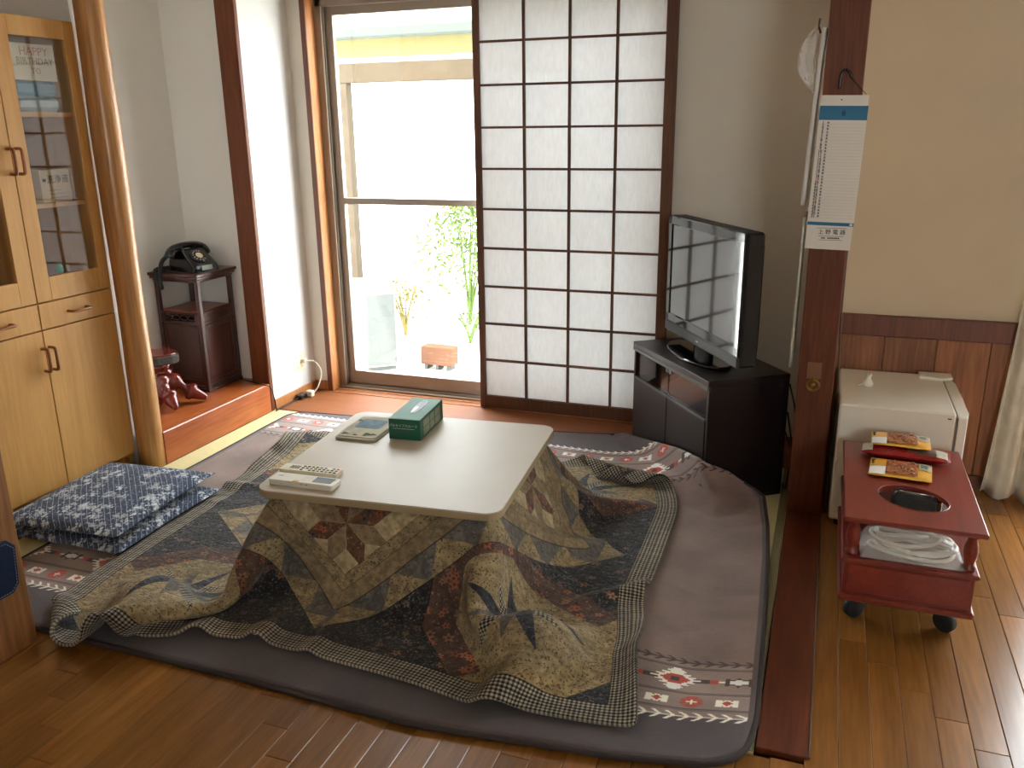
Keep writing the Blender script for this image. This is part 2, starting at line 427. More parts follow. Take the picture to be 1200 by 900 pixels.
def texts_to_meshes():
    bpy.context.view_layer.update()
    dg = bpy.context.evaluated_depsgraph_get()
    for o in TEXTS:
        me = bpy.data.meshes.new_from_object(o.evaluated_get(dg))
        nm, par, mb = o.name, o.parent, o.matrix_basis.copy()
        bpy.data.objects.remove(o)
        n = link(nm, me, par); n.matrix_basis = mb
def frame3(o, x, z):
    """matrix whose local x and z (normal) axes are given"""
    x = Vector(x).normalized(); z = Vector(z).normalized(); y = z.cross(x)
    return Matrix(((x.x, y.x, z.x, o[0]), (x.y, y.y, z.y, o[1]), (x.z, y.z, z.z, o[2]), (0, 0, 0, 1)))

# ================================================================== SETTING
XW, XE, YS, YN, YK, ZC = -3.34, 3.0, -2.0, 4.24, 3.85, 2.5
fl = struct('floor', bx(-3.6, 3.3, -2.2, 4.46, -.09, -.022), mat('subfloor', (60, 40, 24), .9), 'wooden plank floor of the dining side with tatami mats under the rug', 'floor')
# planks, each its own piece; four lengths share mesh data
PW = .0795
plank_me = {}
def plank(x, y0, y1):
    k = round(y1-y0, 3)
    if k not in plank_me:
        me = bx(-PW/2+.0004, PW/2-.0004, 0, k-.0008, -.02, 0, .0016).mesh('floor_plank'); me.materials.append(M['floorwood']); plank_me[k] = me
    o = link('floor_plank', plank_me[k], fl, loc=(x, y0, 0)); o['kind'] = 'structure'
LENS = [.909, .606, .303]
ix0, ix1 = -38, 26
for i in range(ix0, ix1):
    xc = .295-PW/2+PW*i
    ymax = YK if xc > .075 else 1.87
    y = .55-(i*37 % 9)*.101
    while y < ymax:
        L_ = .909
        y1 = min(y+L_, ymax)
        if y1 > .6 and y1-y > .02: plank(xc, y, y1)
        y += L_
# coarse floor behind the camera and east
struct('floor_plank', bx(-3.34, 3.0, -2.0, .0, -.02, -.001), M['floorwood'], '', '', fl)
struct('floor_plank', bx(.295+PW*25, 3.0, 0, YK, -.02, -.001), M['floorwood'], '', '', fl)
struct('floor_plank', bx(-3.34, .295-PW*39, 0, 1.87, -.02, -.001), M['floorwood'], '', '', fl)
# tatami
for k in range(3):
    x0 = -2.83+k*.9233
    t = struct('tatami_mat', bx(x0, x0+.92, 1.875, 3.82, -.02, .0), M['tatami'], '', '', fl)
    b = bx(x0+.888, x0+.92, 1.875, 3.82, -.001, .0012)
    if k: b.box(x0, x0+.03, 1.875, 3.82, -.001, .0012)
    struct('cloth_border', b, M['tatami_edge'], '', '', t)
# window board between tatami and glass door
tr = struct('trim_1', bx(-2.838, -.06, 3.822, 4.30, -.02, .004, .002), M['sillboard'], 'pale wooden floor board in front of the glass door', 'threshold')
g = MB()
for y in (4.203, 4.262): g.box(-2.70, -.74, y, y+.006, .004, .0075)
struct('sliding_track', g, M['casing'], '', '', tr)
# threshold beam beside the rug
th = struct('trim_2', bx(-.060, .067, 1.888, 3.345, -.02, .006, .002), M['red_sill'], 'dark red wooden threshold beam running along the rug to the post', 'threshold')
struct('edge_strip', bx(.0665, .0705, 1.889, 3.345, -.01, .0075), mat('metal_strip', (150, 140, 130), .25, metal=.8), '', '', th)
# posts
struct('trim_3', bx(-.064, .067, 3.345, 3.472, 0, ZC, .003), M['red_post'], 'dark red square post with the month calendar hanging on it', 'post')
struct('trim_4', bx(-2.945, -2.83, 3.785, 3.816, .0, ZC, .004), M['red_post'], 'dark red square post at the right end of the alcove', 'post')
lg = MB(); prof = []
rs = random.Random(4)
for k in range(14): prof.append((.059+.002*rs.uniform(-1, 1)+.0015*math.sin(k), k*ZC/13))
lg.lathe(prof, 28)
o = struct('trim_5', lg, M['log'], 'round polished cypress log post beside the cabinet', 'post'); o.location = (-2.886, 2.926, 0)
# walls
w = MB()
w.box(-2.95, -2.738, YN, YN+.2, 0, ZC); w.box(-.735, .06, YN, YN+.2, 0, ZC); w.box(-2.738, -.735, YN, YN+.2, 2.19, ZC)
struct('wall_north', w, M['plaster'], 'plaster wall with the glass door and paper screen, behind the television', 'wall')
struct('wall_northwest', bx(-2.94, -2.8335, 3.814, YN+.01, 0, ZC), M['narrow_wall'], 'narrow white wall with the power outlet beside the glass door', 'wall')
struct('wall_alcove', bx(XW-.1, -2.93, YK, YK+.1, 0, ZC), M['white_wall'], 'plaster wall at the back of the alcove behind the telephone', 'wall')
struct('wall_west', bx(XW-.12, XW, YS, YK+.1, 0, ZC), M['white_wall'], 'plaster wall behind the cabinet and alcove', 'wall')
struct('wall_partition', bx(XW, -2.962, 2.90, 2.935, 0, ZC), M['white_wall'], 'short plaster partition between cabinet and alcove', 'wall')
struct('wall_middle', bx(-.05, .055, 3.46, YN+.2, 0, ZC), M['plaster'], 'short wall behind the dark red post with the calendar', 'wall')
w = MB()
w.box(.05, .86, YK, YK+.12, 0, ZC); w.box(.86, 2.55, YK, YK+.12, 2.02, ZC); w.box(2.55, XE+.1, YK, YK+.12, 0, ZC)
wk = struct('wall_dining', w, M['plaster_kitchen'], 'tan plaster wall with wood wainscot behind the small fridge', 'wall')
struct('wall_east', bx(XE, XE+.12, YS, YK+.1, 0, ZC), M['plaster_kitchen'], 'plaster wall at the far right of the dining side', 'wall')
w = MB(); w.box(XW-.1, 1.0, YS-.12, YS, 0, ZC); w.box(2.25, XE+.1, YS-.12, YS, 0, ZC); w.box(1.0, 2.25, YS-.12, YS, 0, 1.0); w.box(1.0, 2.25, YS-.12, YS, 2.15, ZC)
struct('wall_south', w, M['plaster_kitchen'], 'plaster wall behind the viewer', 'wall')
f = MB(); f.box(1.0, 2.25, YS-.1, YS-.02, 1.0, 1.04); f.box(1.0, 2.25, YS-.1, YS-.02, 2.11, 2.15)
for q in (1.0, 1.605, 2.21): f.box(q, q+.04, YS-.1, YS-.02, 1.04, 2.11)
w3 = struct('window_3', f, M['alu'], 'wide glass window behind the viewer', 'window')
struct('glass_pane', bx(1.02, 2.23, YS-.062, YS-.058, 1.02, 2.13), M['glass'], '', '', w3)
struct('floor_terrace', bx(-8, 8, -12, YS-.12, -.3, -.2), M['gravel'], 'pale terrace outside the window behind the viewer', 'ground')
struct('ceiling', bx(-3.6, 3.2, -3.6, 4.45, ZC, ZC+.12), M['ceiling'], 'plain board ceiling, extended south as an added sun shade', 'ceiling')  # slab runs past the south wall: unseen overhang added to block direct sun
# wainscot boards
x = .062; bi = 0
while x < .85:
    x1 = min(x+.2, .858)
    struct('wainscot_board', bx(x+.0012, x1-.0012, YK-.012, YK+.001, .06, .642, .002), M['wainscot'], '', '', wk); x = x1
struct('wainscot_rail', bx(.06, .86, YK-.03, YK+.001, .640, .728, .003), M['red_trim'], '', '', wk)
struct('baseboard_dining', bx(.06, .86, YK-.02, YK+.001, 0, .06, .002), M['red_trim'], 'wooden baseboard under the wainscot', 'baseboard')
struct('baseboard_west', bx(-2.8335, -2.824, 3.816, YN, .004, .058, .002), M['casing'], 'pale wooden baseboard under the power outlet', 'baseboard')
struct('baseboard_north', bx(-2.826, -2.74, YN-.012, YN, .004, .058, .002), M['casing'], 'short pale baseboard beside the glass door casing', 'baseboard')
# alcove platform
al = struct('trim_6', bx(XW, -2.872, 2.94, 3.848, 0, .159), M['step'], 'orange brown wooden alcove platform under the telephone stand', 'platform')
struct('front_board', bx(-2.871, -2.831, 2.955, 3.784, 0, .160, .004), M['step'], '', '', al)

# ------------------------------------------------------------------ glass door, its casing
win = bpy.data.objects.new('window_1', None); COL.objects.link(win)
tag(win, 'sliding glass garden door in a bronze frame with wood casing', 'window', kind='structure')
win.location = (-1.74, 4.2, 0)
def wpart(name, mb, m, par=None):
    o = mb.build(name, m, par or win)
    if par is None: o.matrix_parent_inverse = Matrix.Translation((1.74, -4.2, 0))
    o['kind'] = 'structure'
    return o
wpart('casing_jamb', bx(-2.738, -2.708, 4.226, 4.37, 0, 2.19, .002), 'casing')
wpart('casing_edge', bx(-2.7395, -2.7085, 4.220, 4.2275, 0, 2.195, .001), 'red_trim')
wpart('casing_jamb', bx(-.765, -.735, 4.225, 4.37, 0, 2.19, .002), 'shoji_wood')
wpart('casing_header', bx(-2.74, -.735, 4.19, 4.37, 2.168, 2.205, .002), 'shoji_wood')
f = MB(); f.box(-2.708, -2.668, 4.31, 4.43, .004, 2.168); f.box(-.80, -.765, 4.31, 4.43, .004, 2.168); f.box(-2.70, -.77, 4.31, 4.43, 2.135, 2.168); f.box(-2.70, -.77, 4.30, 4.43, -.02, .012)
for y in (4.325, 4.36, 4.395): f.box(-2.70, -.77, y, y+.005, .012, .026)
for y in (4.325, 4.36, 4.395): f.box(-2.669, -2.660, y, y+.006, .012, 2.135)
wpart('outer_frame', f, 'alu')
def sash(x0, x1, y):
    f = MB(); f.box(x0, x0+.045, y, y+.028, .026, 2.135, .002); f.box(x1-.045, x1, y, y+.028, .026, 2.135, .002)
    f.box(x0+.045, x1-.045, y, y+.028, .026, .105, .002); f.box(x0+.045, x1-.045, y, y+.028, 2.092, 2.135, .002)
    f.box(x0+.045, x1-.045, y, y+.028, 1.093, 1.128, .002)
    o = wpart('sash', f, 'alu')
    o['label'] = 'bronze aluminium sliding sash'
    p = wpart('glass_pane', bx(x0+.04, x1-.04, y+.012, y+.016, .10, 1.098), 'glass', o)
    p = wpart('glass_pane', bx(x0+.04, x1-.04, y+.012, y+.016, 1.122, 2.10), 'glass', o)
sash(-2.664, -1.70, 4.345)
sash(-1.75, -.79, 4.385)

# ------------------------------------------------------------------ dining glass door (beyond the right edge)
w2 = bpy.data.objects.new('window_2', None); COL.objects.link(w2); w2.location = (1.7, YK, 0)
tag(w2, 'glass garden door behind the linen curtain', 'window', kind='structure')
f = MB(); f.box(.86, .90, YK+.02, YK+.1, 0, 2.02); f.box(2.51, 2.55, YK+.02, YK+.1, 0, 2.02); f.box(.86, 2.55, YK+.02, YK+.1, 1.97, 2.02); f.box(.86, 2.55, YK+.02, YK+.1, 0, .06); f.box(1.68, 1.73, YK+.03, YK+.09, .06, 1.97)
o = f.build('outer_frame', 'alu', w2); o.matrix_parent_inverse = Matrix.Translation((-1.7, -YK, 0))
o = bx(.89, 2.52, YK+.055, YK+.06, .05, 1.98).build('glass_pane', 'glass', w2); o.matrix_parent_inverse = Matrix.Translation((-1.7, -YK, 0))

# ------------------------------------------------------------------ paper screen (shoji)
sh = thing('shoji_screen', 'sliding paper lattice screen in a dark wooden frame covering half the glass door', 'screen', (-1.235, 4.215, .009))
def sp(name, mb, m, par=None):
    return mb.build(name, m, par or sh)
X0, X1 = -.509, .508
VM = [-.477, -.242, -.007, .226, .455]      # inner left, muntins, inner right
HZ = [.069+.2035*k for k in range(11)]
sp('stile', bx(X0, VM[0], -.016, .016, 0, 2.155, .002), 'shoji_wood')
sp('stile', bx(VM[4], X1, -.016, .016, 0, 2.155, .002), 'shoji_wood')
sp('rail', bx(VM[0], VM[4], -.016, .016, 0, HZ[0], .002), 'shoji_wood')
sp('rail', bx(VM[0], VM[4], -.016, .016, HZ[10], 2.155, .002), 'shoji_wood')
for x in VM[1:4]: sp('muntin', bx(x-.006, x+.006, -.011, .005, HZ[0], HZ[10]), 'shoji_wood')
for z in HZ[1:10]: sp('muntin', bx(VM[0], VM[4], -.0105, .0045, z-.0055, z+.0055), 'shoji_wood')
pm = None
for i in range(4):
    for j in range(10):
        b = bx(VM[i], VM[i+1], .0055, .0063, HZ[j], HZ[j+1])
        sp('paper_pane', b, 'shoji_paper')

# ================================================================== GARDEN
gz = -.36
struct('floor_garden', bx(-14, 10, 4.46, 20, gz-.1, gz), M['gravel'], 'pale sunlit garden ground outside the glass door', 'ground')
hs = thing('neighbour_house', 'white neighbouring house with yellow light painted as a band under its grey eave, across the garden', 'house', (-4, 9.2, gz))
bx(-9, 14, 0, 1.5, 0, 2.62).build('wall', 'house_wall', hs)
bx(-9, 14, -.02, 0, 2.62, 2.86).build('yellow_lit_band', 'house_yellow_lit', hs)  # yellow light on the upper wall, painted as a coloured strip
bx(-9, 14, 0, 1.5, 2.62, 2.9).build('upper_wall', 'house_wall', hs)
bx(-9, 14, -.40, 0, 2.86, 2.90).build('soffit', 'house_eave', hs)
bx(-9, 14, -.52, -.40, 2.80, 2.92, .02).build('gutter', 'house_eave', hs)
MB().prism([(-.45, 2.92), (1.5, 3.55), (1.5, 2.9)], -9, 14, Matrix(((0, 0, 1, 0), (1, 0, 0, 0), (0, 1, 0, 0), (0, 0, 0, 1)))).build('roof', 'house_roof', hs)
pg = thing('pergola', 'weathered brown timber terrace frame standing before the white house', 'pergola', (-3.2, 6.5, gz))
bx(-.66, 3.2, -.05, .05, 2.225, 2.375, .004).build('beam', 'pergola', pg)
bx(-.66, 3.2, -.04, .06, 2.385, 2.41, .004).build('fascia', 'house_wall', pg)
bx(-.665, -.60, -.045, .045, 0, 2.225, .004).build('post', 'pergola', pg)
bx(2.6, 2.69, -.045, .045, 0, 2.225, .004).build('post', 'pergola', pg)
# outdoor unit
ac = thing('outdoor_unit', 'white outdoor air conditioner unit by the left edge of the glass door', 'air conditioner', (-3.42, 6.0, gz+.03), R(38))
bx(-.13, .13, -.36, .36, .04, .64, .02).build('casing', 'ac', ac)
bx(-.118, .118, -.368, -.36, .06, .62, .004).build('side_panel', 'ac_dark', ac)
for k in range(18): bx(.13, .142, -.30, .32, .10+k*.029, .108+k*.029).build('louver', 'ac_dark', ac)
bx(-.10, .12, -.30, -.24, 0, .04).build('foot', 'ac_dark', ac); bx(-.10, .12, .24, .30, 0, .04).build('foot', 'ac_dark', ac)
# planter block
pl = thing('terracotta_planter', 'terracotta trough on short feet on the bright garden ground', 'planter', (-2.86, 6.05, gz), R(-4))
bx(-.14, .14, -.06, .06, .04, .19, .006).build('trough', 'terracotta', pl)
for xx in (-.10, 0, .10): bx(xx-.012, xx+.012, -.05, .05, 0, .04).build('foot', 'ac_dark', pl)
# bushes
def bush(name, label, loc, rad, h, n, m, stems=7, leaf=.07, seed=1):
    r = random.Random(seed)
    t = thing(name, label, 'bush', loc, 0, 'garden bushes')
    st = MB()
    for k in range(stems):
        a = r.uniform(0, 6.28); q = rad*r.uniform(.2, .8)
        st.tube(smooth_path([(0, 0, 0), (q*.3*math.cos(a), q*.3*math.sin(a), h*.45), (q*math.cos(a), q*math.sin(a), h*.95)], 4), [.012]*4+[.008]*4+[.004], 5)
    st.build('stem', m, t)
    lv = MB()
    for k in range(n):
        a = r.uniform(0, 6.28); q = rad*math.sqrt(r.random()); zz = h*(.25+.75*r.random()**.7)
        q *= math.sin(min(1, (1.12-zz/h)*2.2)*1.4)
        c = Vector((q*math.cos(a), q*math.sin(a), zz)); l = leaf*r.uniform(.6, 1.3)
        E = Euler((r.uniform(-1, 1), r.uniform(-1, 1), r.uniform(0, 6.28))).to_matrix()
        lv.add([c+E@Vector(p) for p in ((-l*.5, 0, 0), (0, -l*.2, .01), (l*.5, 0, -.01), (0, l*.2, .01))], [(0, 1, 2, 3)])
    o = lv.build('foliage', m, t); o['kind'] = 'stuff'
bush('leafy_bush', 'tall green bush seen through the lower pane beside the paper screen', (-3.25, 7.6, gz), .55, 1.18, 1500, 'leaf', seed=3)
bush('leafy_bush', 'yellowish low bush between the outdoor unit and the green bush', (-3.65, 7.0, gz), .28, .52, 500, 'leaf_yellow', seed=5, leaf=.05)
bush('leafy_bush', 'small sparse plant on the garden ground near the terracotta trough', (-2.95, 6.9, gz), .25, .28, 250, 'leaf', seed=8, leaf=.045)

# ================================================================== CABINET
cab = thing('cabinet', 'tall light wood cabinet with glazed upper doors, beside the log post', 'cabinet', (-2.94, 2.50, 0))
FX = 0.0            # front plane (local x), body goes to -x
b = MB()
y0, y1 = -.385, .385
b.box(-.40, -.022, y0, y0+.02, .03, 1.93); b.box(-.40, -.022, y1-.02, y1, .03, 1.93)
b.box(-.40, -.385, y0, y1, .03, 1.93); b.box(-.40, -.022, y0, y1, 1.91, 1.93); b.box(-.40, -.022, y0, y1, .72, .74)
b.box(-.40, -.022, y0, y1, .845, .852); b.box(-.40, -.022, y0, y1, .06, .08); b.box(-.40, -.022, -.01, .01, .08, 1.93)
b.build('body', 'cabinet', cab)
bx(-.38, -.05, y0, y1, 0, .06).build('plinth', 'cabinet', cab)
def arch_handle(par, loc, vert, L=.092, out=.034):
    h = MB(); hl = L/2
    pts = [(0, 0, -hl), (out*.75, 0, -hl), (out, 0, -hl+.012), (out, 0, hl-.012), (out*.75, 0, hl), (0, 0, hl)]
    h.tube(smooth_path(pts, 4), .0062, 8)
    o = h.build('handle', 'handle_wood', par); o.location = loc
    if not vert: o.rotation_euler = (R(90), 0, 0)
    return o
for side in (-1, 1):
    # lower door
    a0, a1 = (0.002, .384) if side > 0 else (-.384, -.002)
    d = bx(-.02, 0, a0, a1, .075, .737, .0015).build('lower_door', 'cabinet', cab)
    arch_handle(d, (0, side*.018, .622), True)
    d = bx(-.02, 0, a0, a1, .742, .846, .0015).build('drawer', 'cabinet', cab)
    arch_handle(d, (0, side*.185, .793), False)
    # glazed door frame
    g0, g1 = (.073, .331) if side > 0 else (-.331, -.073)
    f = MB(); f.box(-.02, 0, a0, g0, .851, 1.93, .0015); f.box(-.02, 0, g1, a1, .851, 1.93, .0015)
    f.box(-.02, 0, g0, g1, .851, .946, .0015); f.box(-.02, 0, g0, g1, 1.858, 1.93, .0015)
    d = f.build('glazed_door', 'cabinet', cab)
    bx(-.014, -.010, g0-.004, g1+.004, .94, 1.864).build('glass_pane', 'cabglass', d)
    arch_handle(d, (0, side*.018, 1.40), True)
    for zz in (1.2315, 1.582):
        bx(-.38, -.024, min(a0, a1)+.012, max(a0, a1)-.012, zz-.018, zz).build('shelf', 'cabinet', cab)
# things behind the glass
cd = thing('greeting_card', 'cream birthday card with pastel lettering behind the top of the cabinet glass', 'card', (-2.975, 2.695, 1.700))
bx(-.003, 0, -.106, .106, 0, .135).build('card', 'card_cream', cd)
FRX = lambda y, z, x=.0005: frame3((x, y, z), (0, 1, 0), (1, 0, 0))
text('HAPPY', .044, M['print_red'], cd, FRX(.01, .106)); text('BIRTHDAY', .036, M['print_brown'], cd, FRX(.01, .070)); text('TO', .032, M['print_brown'], cd, FRX(.01, .034))
tag(bx(-.06, .0, -.10, .10, 0, .055, .012).build('napkin_packet', 'packet_band', None, loc=(-2.974, 2.695, 1.6435)), 'pale blue shiny packet right under the birthday card in the cabinet', 'packet', 'packets in the cabinet')
tag(bx(-.08, .0, -.105, .105, 0, .060, .018).build('napkin_packet', 'packet_blue', None, loc=(-2.972, 2.697, 1.5825)), 'blue and white packet lying on the upper cabinet shelf, lower of the two', 'packet', 'packets in the cabinet')
bc = thing('boxed_item', 'tan carton with dark characters on the middle cabinet shelf behind glass', 'box', (-2.975, 2.712, 1.232))
bx(-.05, 0, -.073, .073, 0, .127).build('carton', 'card_tan', bc)
text('洗浄液', .036, M['ink'], bc, FRX(.012, .088)); bx(0, .0006, -.062, -.046, .082, .094).build('print_mark', 'ink', bc)
for k in range(3): bx(0, .0005, -.04, .05-.012*k, .016+.015*k, .019+.015*k).build('print_line', 'grey_ink', bc)
tag(MB().lathe([(.012, 0), (.016, .01), (.012, .03), (.006, .04)], 12).build('green_trinket', 'green_toy', None, loc=(-2.985, 2.672, .945)), 'tiny green trinket at the bottom behind the cabinet glass', 'trinket')

# ================================================================== SIDE FURNITURE WITH DENIM POUCH
sf = thing('side_shelf_unit', 'brown wooden furniture end panel at the left edge, holding the denim pouch', 'shelf', (-2.185, 1.654, 0))
bx(-.35, -.022, -.85, 0, .0, .88, .002).build('carcass', 'sidewood', sf)
bx(-.022, 0, -.85, 0, 0, .90, .003).build('end_panel', 'sidewood', sf)
bx(-.36, -.002, -.86, -.001, .881, .90, .003).build('top', 'sidewood', sf)
dp = thing('denim_pouch', 'dark blue denim pouch with light stitching hung on the brown panel', 'pouch', (-2.183, 1.50, .20))
pp = [(-.14, .02), (-.12, 0), (.095, 0), (.118, .02), (.128, .14), (.105, .165), (-.14, .19)]
Mx = Matrix(((0, 0, 1, 0), (1, 0, 0, 0), (0, 1, 0, 0), (0, 0, 0, 1)))
MB().prism(pp, 0, .016, Mx, bev=.004).build('pocket', 'denim', dp)
st = MB()
ins = [(p[0]*.93, .09+(p[1]-.09)*.91) for p in pp]
for i in range(len(ins)-1):
    a, c = Vector(ins[i]), Vector(ins[i+1]); n = max(2, int((c-a).length/.009))
    for k in range(n):
        q0 = a+(c-a)*(k/n); q1 = a+(c-a)*((k+.6)/n)
        st.tube([(.0165, *q0), (.0165, *q1)], .0011, 4)
st.build('stitching', 'stitch', dp)['kind'] = 'stuff'

# ================================================================== PHONE TABLE
pt = thing('telephone_stand', 'carved dark rosewood stand in the alcove corner carrying the black telephone', 'stand', (-3.185, 3.69, .16))
S = .14
def mould(zs, par, name, m='rosewood', s=S):
    b = MB()
    for d, za, zb in zs: b.box(-s-d, s+d, -s-d, s+d, za, zb, .003)
    return b.build(name, m, par)
mould([(.022, .620, .636), (.014, .604, .620), (.004, .590, .604)], pt, 'top')
for sx in (-1, 1):
    for sy in (-1, 1):
        x, y = sx*(S-.011), sy*(S-.011)
        bx(x-.012, x+.012, y-.012, y+.012, .0, .592, .003).build('leg', 'rosewood', pt)
mould([(.0, .425, .436)], pt, 'shelf', 'rosewood_red', S-.02)
for a in range(4):
    Mr = Matrix.Rotation(a*math.pi/2, 4, 'Z')
    b = MB(); b.box(-S+.02, S-.02, -S, -S+.014, .418, .428, .002, Mr); b.box(-S+.02, S-.02, -S, -S+.014, .370, .380, .002, Mr)
    b.build('rail', 'rosewood', pt)
    if a in (0, 3):
        b = MB()           # pierced apron with interlaced bars
        b.box(-S+.02, S-.02, -S+.004, -S+.010, .380, .418, 0, Mr) if a == 1 else None
        for k in range(4):
            xc = -.075+.05*k
            ring = [(xc+.024*math.cos(t), -S+.007, .399+.013*math.sin(t)) for t in np.linspace(0, 2*math.pi, 14, endpoint=False)]
            b.tube(ring, .0035, 5, Mr, closed=True)
        b.box(-S+.02, -S+.042, -S+.003, -S+.011, .38, .418, 0, Mr); b.box(S-.042, S-.02, -S+.003, -S+.011, .38, .418, 0, Mr)
        b.build('fretwork', 'rosewood', pt)
    else:
        bx(-S+.02, S-.02, -S+.004, -S+.010, .38, .418, 0, Mr).build('apron', 'rosewood', pt)
    p = bx(-S+.02, S-.02, -S+.010, -S+.020, .045, .372, 0, Mr).build('side_panel', 'rosewood', pt)
    b = MB()
    for q in ((-S+.026, -S+.044, .06, .36), (S-.044, S-.026, .06, .36), (-S+.044, S-.044, .06, .078), (-S+.044, S-.044, .342, .36)):
        b.box(q[0], q[1], -S+.002, -S+.011, q[2], q[3], .003, Mr)
    b.build('panel_frame', 'rosewood', p)
    bx(-.075, .075, -S-.001, -S+.016, .565, .590, .003, Mr).build('stretcher', 'rosewood', pt) if False else None
mould([(.004, .0, .016), (-.002, .016, .030), (-.008, .030, .046)], pt, 'plinth')

# ================================================================== TELEPHONE
ph = thing('rotary_telephone', 'black rotary dial telephone with coiled cord on the rosewood stand', 'telephone', (-3.165, 3.675, .7965), R(-16)); ph.scale = (1.1, 1.06, 1.05)
# side profile in (x forward, z up), extruded across y with taper
prof = [(-.095, 0), (.112, 0), (.115, .02), (.108, .032), (.02, .102), (-.005, .108), (-.06, .092), (-.095, .05)]
def body_fn():
    b = MB(); n = len(prof); rings = []
    ys = [-.075, -.071, -.058, .058, .071, .075]
    for i, y in enumerate(ys):
        k = [.93, .98, 1, 1, .98, .93][i]
        rings += [(p[0]*k, y*(1-.18*p[1]/.1), p[1]*k) for p in prof]
    f = [(i*n+k, i*n+(k+1) % n, (i+1)*n+(k+1) % n, (i+1)*n+k) for i in range(len(ys)-1) for k in range(n)]
    f.append(tuple(range(n))); f.append(tuple((len(ys)-1)*n+k for k in range(n-1, -1, -1)))
    return b.add(rings, f)
body_fn().build('body', 'black_plastic', ph)
sl = Vector((.088, 0, -.070)).normalized(); nn = Vector((.070, 0, .088)).normalized()
dc = Vector((.058, 0, .0715))
Md = frame3(dc, (0, 1, 0), nn)
dial = MB().lathe([(.046, 0), (.046, .004), (.042, .008), (.020, .008)], 28, Md).build('dial', 'black_plastic', ph)
MB().lathe([(.018, .008), (.018, .0095), (.015, .0105)], 20, Md).build('dial_centre', 'ivory', dial)
for k in range(10):
    a = R(60+k*27)
    MB().lathe([(.0048, .0078), (.0048, .0086)], 10, Md @ Matrix.Translation((.031*math.cos(a), .031*math.sin(a), 0))).build('finger_hole', 'grey_ink', dial)
bx(.1155, .118, -.030, .030, .010, .034, .001).build('number_plate', mat('plate_grey', (150, 160, 150), .3), ph)
hs_ = MB()
hs_.tube(smooth_path([(-.030, -.100, .092), (-.030, -.080, .112), (-.030, -.03, .122), (-.030, .03, .122), (-.030, .080, .112), (-.030, .100, .092)], 5), .0165, 10)
for sy in (-1, 1):
    Mh = frame3((-.030, sy*.094, .082), (1, 0, 0), (0, sy*.35, -1))
    hs_.lathe([(.020, -.03), (.027, -.012), (.030, .006), (.028, .014), (.020, .016)], 16, Mh)
hand = hs_.build('handset', 'black_plastic', ph)
bx(-.055, -.012, -.045, -.03, .085, .118, .004).build('cradle', 'black_plastic', ph); bx(-.055, -.012, .03, .045, .085, .118, .004).build('cradle', 'black_plastic', ph)
core = smooth_path([(-.04, -.105, .082), (-.03, -.150, .050), (-.01, -.178, -.01), (.0, -.188, -.060), (-.01, -.178, -.062), (-.05, -.168, -.03), (-.085, -.150, .010), (-.085, -.09, .012), (-.085, -.06, .012)], 14)
coil = []
for i, p in enumerate(core):
    for k in range(4):
        if i == len(core)-1: break
        q = p+(core[i+1]-p)*(k/4); a = (i*4+k)*math.pi/2.6
        t = (core[i+1]-p).normalized(); n1 = t.cross(Vector((1, .2, .1))).normalized(); n2 = t.cross(n1)
        coil.append(q+(n1*math.cos(a)+n2*math.sin(a))*.0085)
MB().tube(coil, .0035, 5).build('coiled_cord', 'cord_black', ph)

# ================================================================== ROOT STOOL
rs_ = thing('root_wood_stool', 'red lacquered root stool with a bark edged seat, half behind the log', 'stool', (-3.14, 3.30, .1605))
ol = []
for k in range(26):
    a = 2*math.pi*k/26; r_ = .098*(1+.10*math.sin(2*a+.6)+.06*math.sin(5*a))
    ol.append((r_*math.cos(a), r_*math.sin(a)))
MB().prism(ol, .222, .268, bev=.006).build('bark_edge', 'bark', rs_)
MB().prism([(p[0]*.95, p[1]*.95) for p in ol], .267, .275, bev=.003).build('seat', 'lacquer', rs_)
b = MB()
for k, (ax, ay, tx, ty) in enumerate([(.02, .01, .19, .115), (.02, -.02, .16, -.08), (-.02, .02, -.13, .10), (-.02, -.02, -.12, -.11), (.03, .0, .07, -.12)]):
    P_ = smooth_path([(ax*1.2, ay*1.2, .224), (ax, ay, .16), (ax+tx*.32, ay+ty*.32, .105), (tx*.7, ty*.7, .055), (tx, ty, .020)], 6)
    b = MB(); m = len(P_); rr = [.038-.012*abs(math.sin(i*.55+k))*.6+.012*math.sin(i*.8+k) if i < m-6 else .034-.0026*(i-(m-6))*1.6 for i in range(m)]
    rr = [max(.0125, q) for q in rr]
    b.tube(P_, rr, 10).build('root_leg', 'lacquer', rs_)

# ================================================================== OUTLET, ADAPTER, CORDS
ot = thing('wall_outlet', 'cream double wall outlet on the narrow white wall', 'outlet', (-2.838, 4.083, .21))
bx(0, .007, -.058, .058, -.06, .06, .003).build('cover_plate', 'cream_plastic', ot)
for yy in (-.024, .024):
    for zz in (-.03, 0, .03):
        b = bx(.007, .0085, yy-.013, yy+.013, zz-.011, zz+.011, .001).build('socket', 'cream_plastic', ot)
        k = MB(); k.box(.0085, .009, yy-.005, yy-.0035, zz-.005, zz+.004); k.box(.0085, .009, yy+.0035, yy+.005, zz-.005, zz+.004); k.build('slot', 'ink', b)
pc = thing('white_power_cord', 'cream power cord looping down from the wall outlet', 'cord', (-2.82, 4.11, .21))
bx(-.009, .016, -.012, .012, -.010, .012, .003).build('plug', 'cord_cream', pc)
MB().tube(smooth_path([(.012, 0, 0), (.055, .03, -.01), (.085, .045, -.07), (.075, .02, -.15), (.055, -.01, -.19), (.045, -.02, -.198)], 8), .0035, 6).build('cable', 'cord_cream', pc)
bx(.025, .065, -.045, -.010, -.206, -.170, .004).build('connector', 'cord_cream', pc)
bcord = thing('black_power_cord', 'thin black cord running from the alcove platform to the adapter on the floor', 'cord', (-2.80, 4.04, .004))
